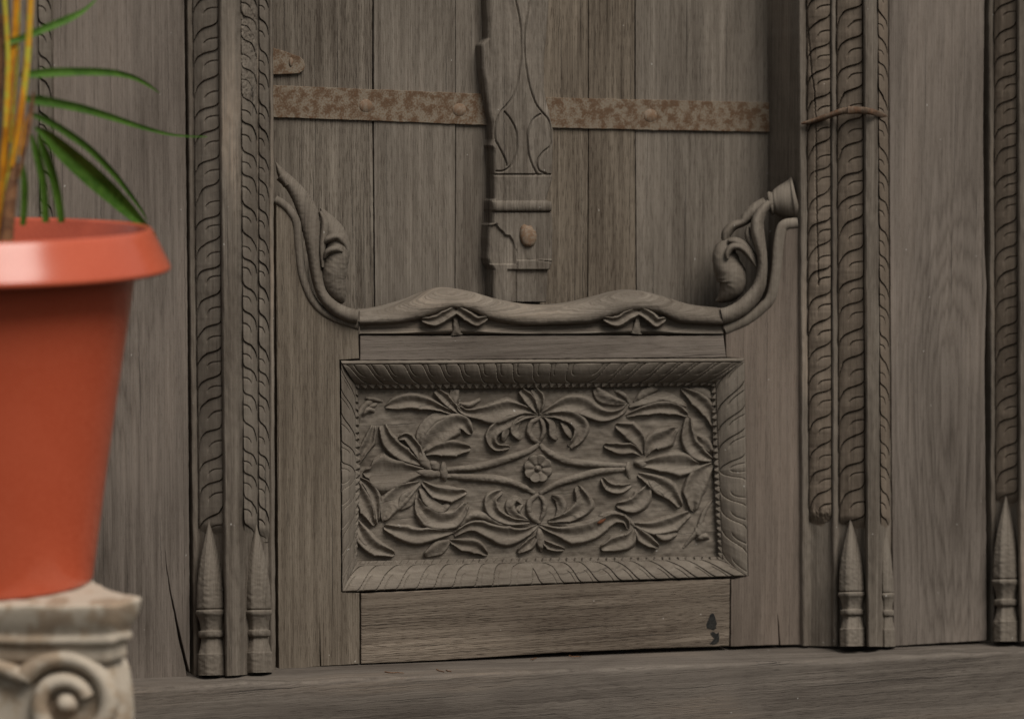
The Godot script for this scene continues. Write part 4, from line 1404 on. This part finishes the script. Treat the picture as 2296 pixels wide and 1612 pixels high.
func build_palm() -> void:
	var foot := W(-40, 1304, ZP)
	var o := thing("palm_plant", "young palm with narrow green leaves and yellow stems growing in the pot", "palm", place(foot, 0, 0, -690))
	var K := 0.356
	var stems := [[M.stem, [[22, -60, 14], [28, 60, 15], [40, 240, 15], [45, 420, 16], [30, 800, 18]]], [M.stem_orange, [[98, -60, 18], [92, 100, 19], [75, 350, 20], [50, 620, 21], [25, 900, 24], [10, 1250, 30], [0, 1600, 34]]], [M.stem, [[192, -60, 20], [182, 150, 21], [165, 400, 22], [140, 620, 22], [105, 820, 24], [70, 1040, 26], [45, 1250, 30], [20, 1650, 34]]], [M.stem, [[118, -60, 6], [112, 200, 8], [95, 520, 10], [60, 900, 14]]], [M.husk, [[-10, 90, 16], [0, 300, 22], [-5, 520, 20], [-10, 700, 14]]], [M.husk, [[100, 1020, 12], [75, 1150, 34], [50, 1350, 42], [25, 1600, 48]]], [M.stem_orange, [[140, 540, 6], [135, 640, 20], [120, 760, 24], [100, 900, 20], [70, 1050, 12]]], [M.husk, [[208, 580, 4], [196, 660, 14], [178, 780, 18], [155, 920, 14], [110, 1120, 10]]], [M.stem_orange, [[180, 700, 5], [165, 780, 16], [150, 860, 14], [120, 980, 8]]]]
	for i in stems.size():
		var rows := []
		for q in stems[i][1]:
			rows.append([q[0] * K, q[1] * K, ZP - 20.0 + [30, 0, 20, -20, 10, 30, 36, 44, 40][i], q[2] * K, q[2] * K])
		bar("stem" if i < 4 else "leaf_sheath", o, stems[i][0], rows, 6.0, 12, "o", 0.05)
	var leaves := [
		[[60, 262, 740, 6], [130, 240, 720, 20], [230, 198, 690, 22], [400, 128, 640, 24], [500, 80, 610, 16], [560, 35, 590, 9], [610, -15, 575, 4]],
		[[120, 475, 740, 10], [200, 465, 720, 24], [320, 455, 690, 28], [480, 450, 640, 26], [620, 452, 600, 24], [740, 462, 565, 20], [850, 492, 530, 15], [940, 540, 505, 10], [1000, 584, 490, 2]],
		[[150, 622, 740, 12], [220, 628, 720, 30], [350, 648, 680, 29], [520, 684, 620, 26], [700, 738, 560, 21], [880, 796, 500, 15], [1050, 842, 440, 9], [1180, 857, 400, 6], [1300, 860, 370, 3]],
		[[190, 716, 740, 10], [280, 752, 715, 22], [420, 836, 670, 24], [560, 938, 620, 22], [700, 1078, 570, 19], [800, 1200, 540, 14], [880, 1310, 515, 9], [925, 1385, 500, 2]],
		[[215, 800, 745, 8], [290, 850, 730, 34], [400, 955, 700, 56], [540, 1080, 660, 64], [680, 1205, 620, 58], [800, 1320, 590, 44], [900, 1415, 570, 24], [985, 1482, 555, 2]],
		[[195, 850, 750, 8], [225, 960, 745, 24], [258, 1090, 735, 24], [275, 1230, 725, 23], [285, 1400, 715, 22]],
		[[235, 850, 750, 8], [280, 960, 735, 26], [325, 1090, 715, 28], [358, 1230, 700, 26], [385, 1400, 690, 22]],
		[[135, 1020, 760, 10], [150, 1150, 755, 22], [150, 1280, 745, 22], [140, 1420, 735, 18]],
		[[20, 300, 760, 8], [60, 262, 755, 18], [140, 238, 745, 20]],
	]
	for l in leaves:
		var rows := []
		for q in l:
			rows.append([q[0] * K, q[1] * K, q[2], q[3] * K])
		blade("leaf", o, M.green, rows, 0.5)


func build_twigs() -> void:
	for q in [[862, 1506, 905, 1509], [978, 1500, 996, 1507], [1000, 1502, 1012, 1506], [1276, 1470, 1304, 1473], [1190, 1478, 1204, 1475]]:
		var y: float = 1543.0 - (q[0] - 293.0) * 0.0414
		var top := W(q[0], y, 120).y
		# lies on the sill: its depth follows from where the line of sight meets the sill's top
		var rows := []
		for i in 4:
			var f := i / 3.0
			var px: float = lerpf(q[0], q[2], f)
			var py: float = lerpf(q[1], q[3], f) + (1.5 if i == 1 else 0.0)
			var d := fwd * FOC + rgt * (px - CX) - upv * (py - CY)
			var hit: Vector3 = eye + d * ((top - (px - q[0]) * 0.00003 + 0.002 - eye.y) / d.y)
			rows.append([px, py, clampf(hit.z * 1000.0, -30.0, 112.0), 1.3 - 0.5 * f, 1.3])
		var o := thing("twig", "tiny dry twig lying on the sill under the low gate", "twig", W(rows[0][0], rows[0][1], rows[0][2]))
		o.set_meta("group", "twigs and straws on the sill")
		bar("stalk", o, M.husk, rows, 3.0, 6, "o", 0.1)
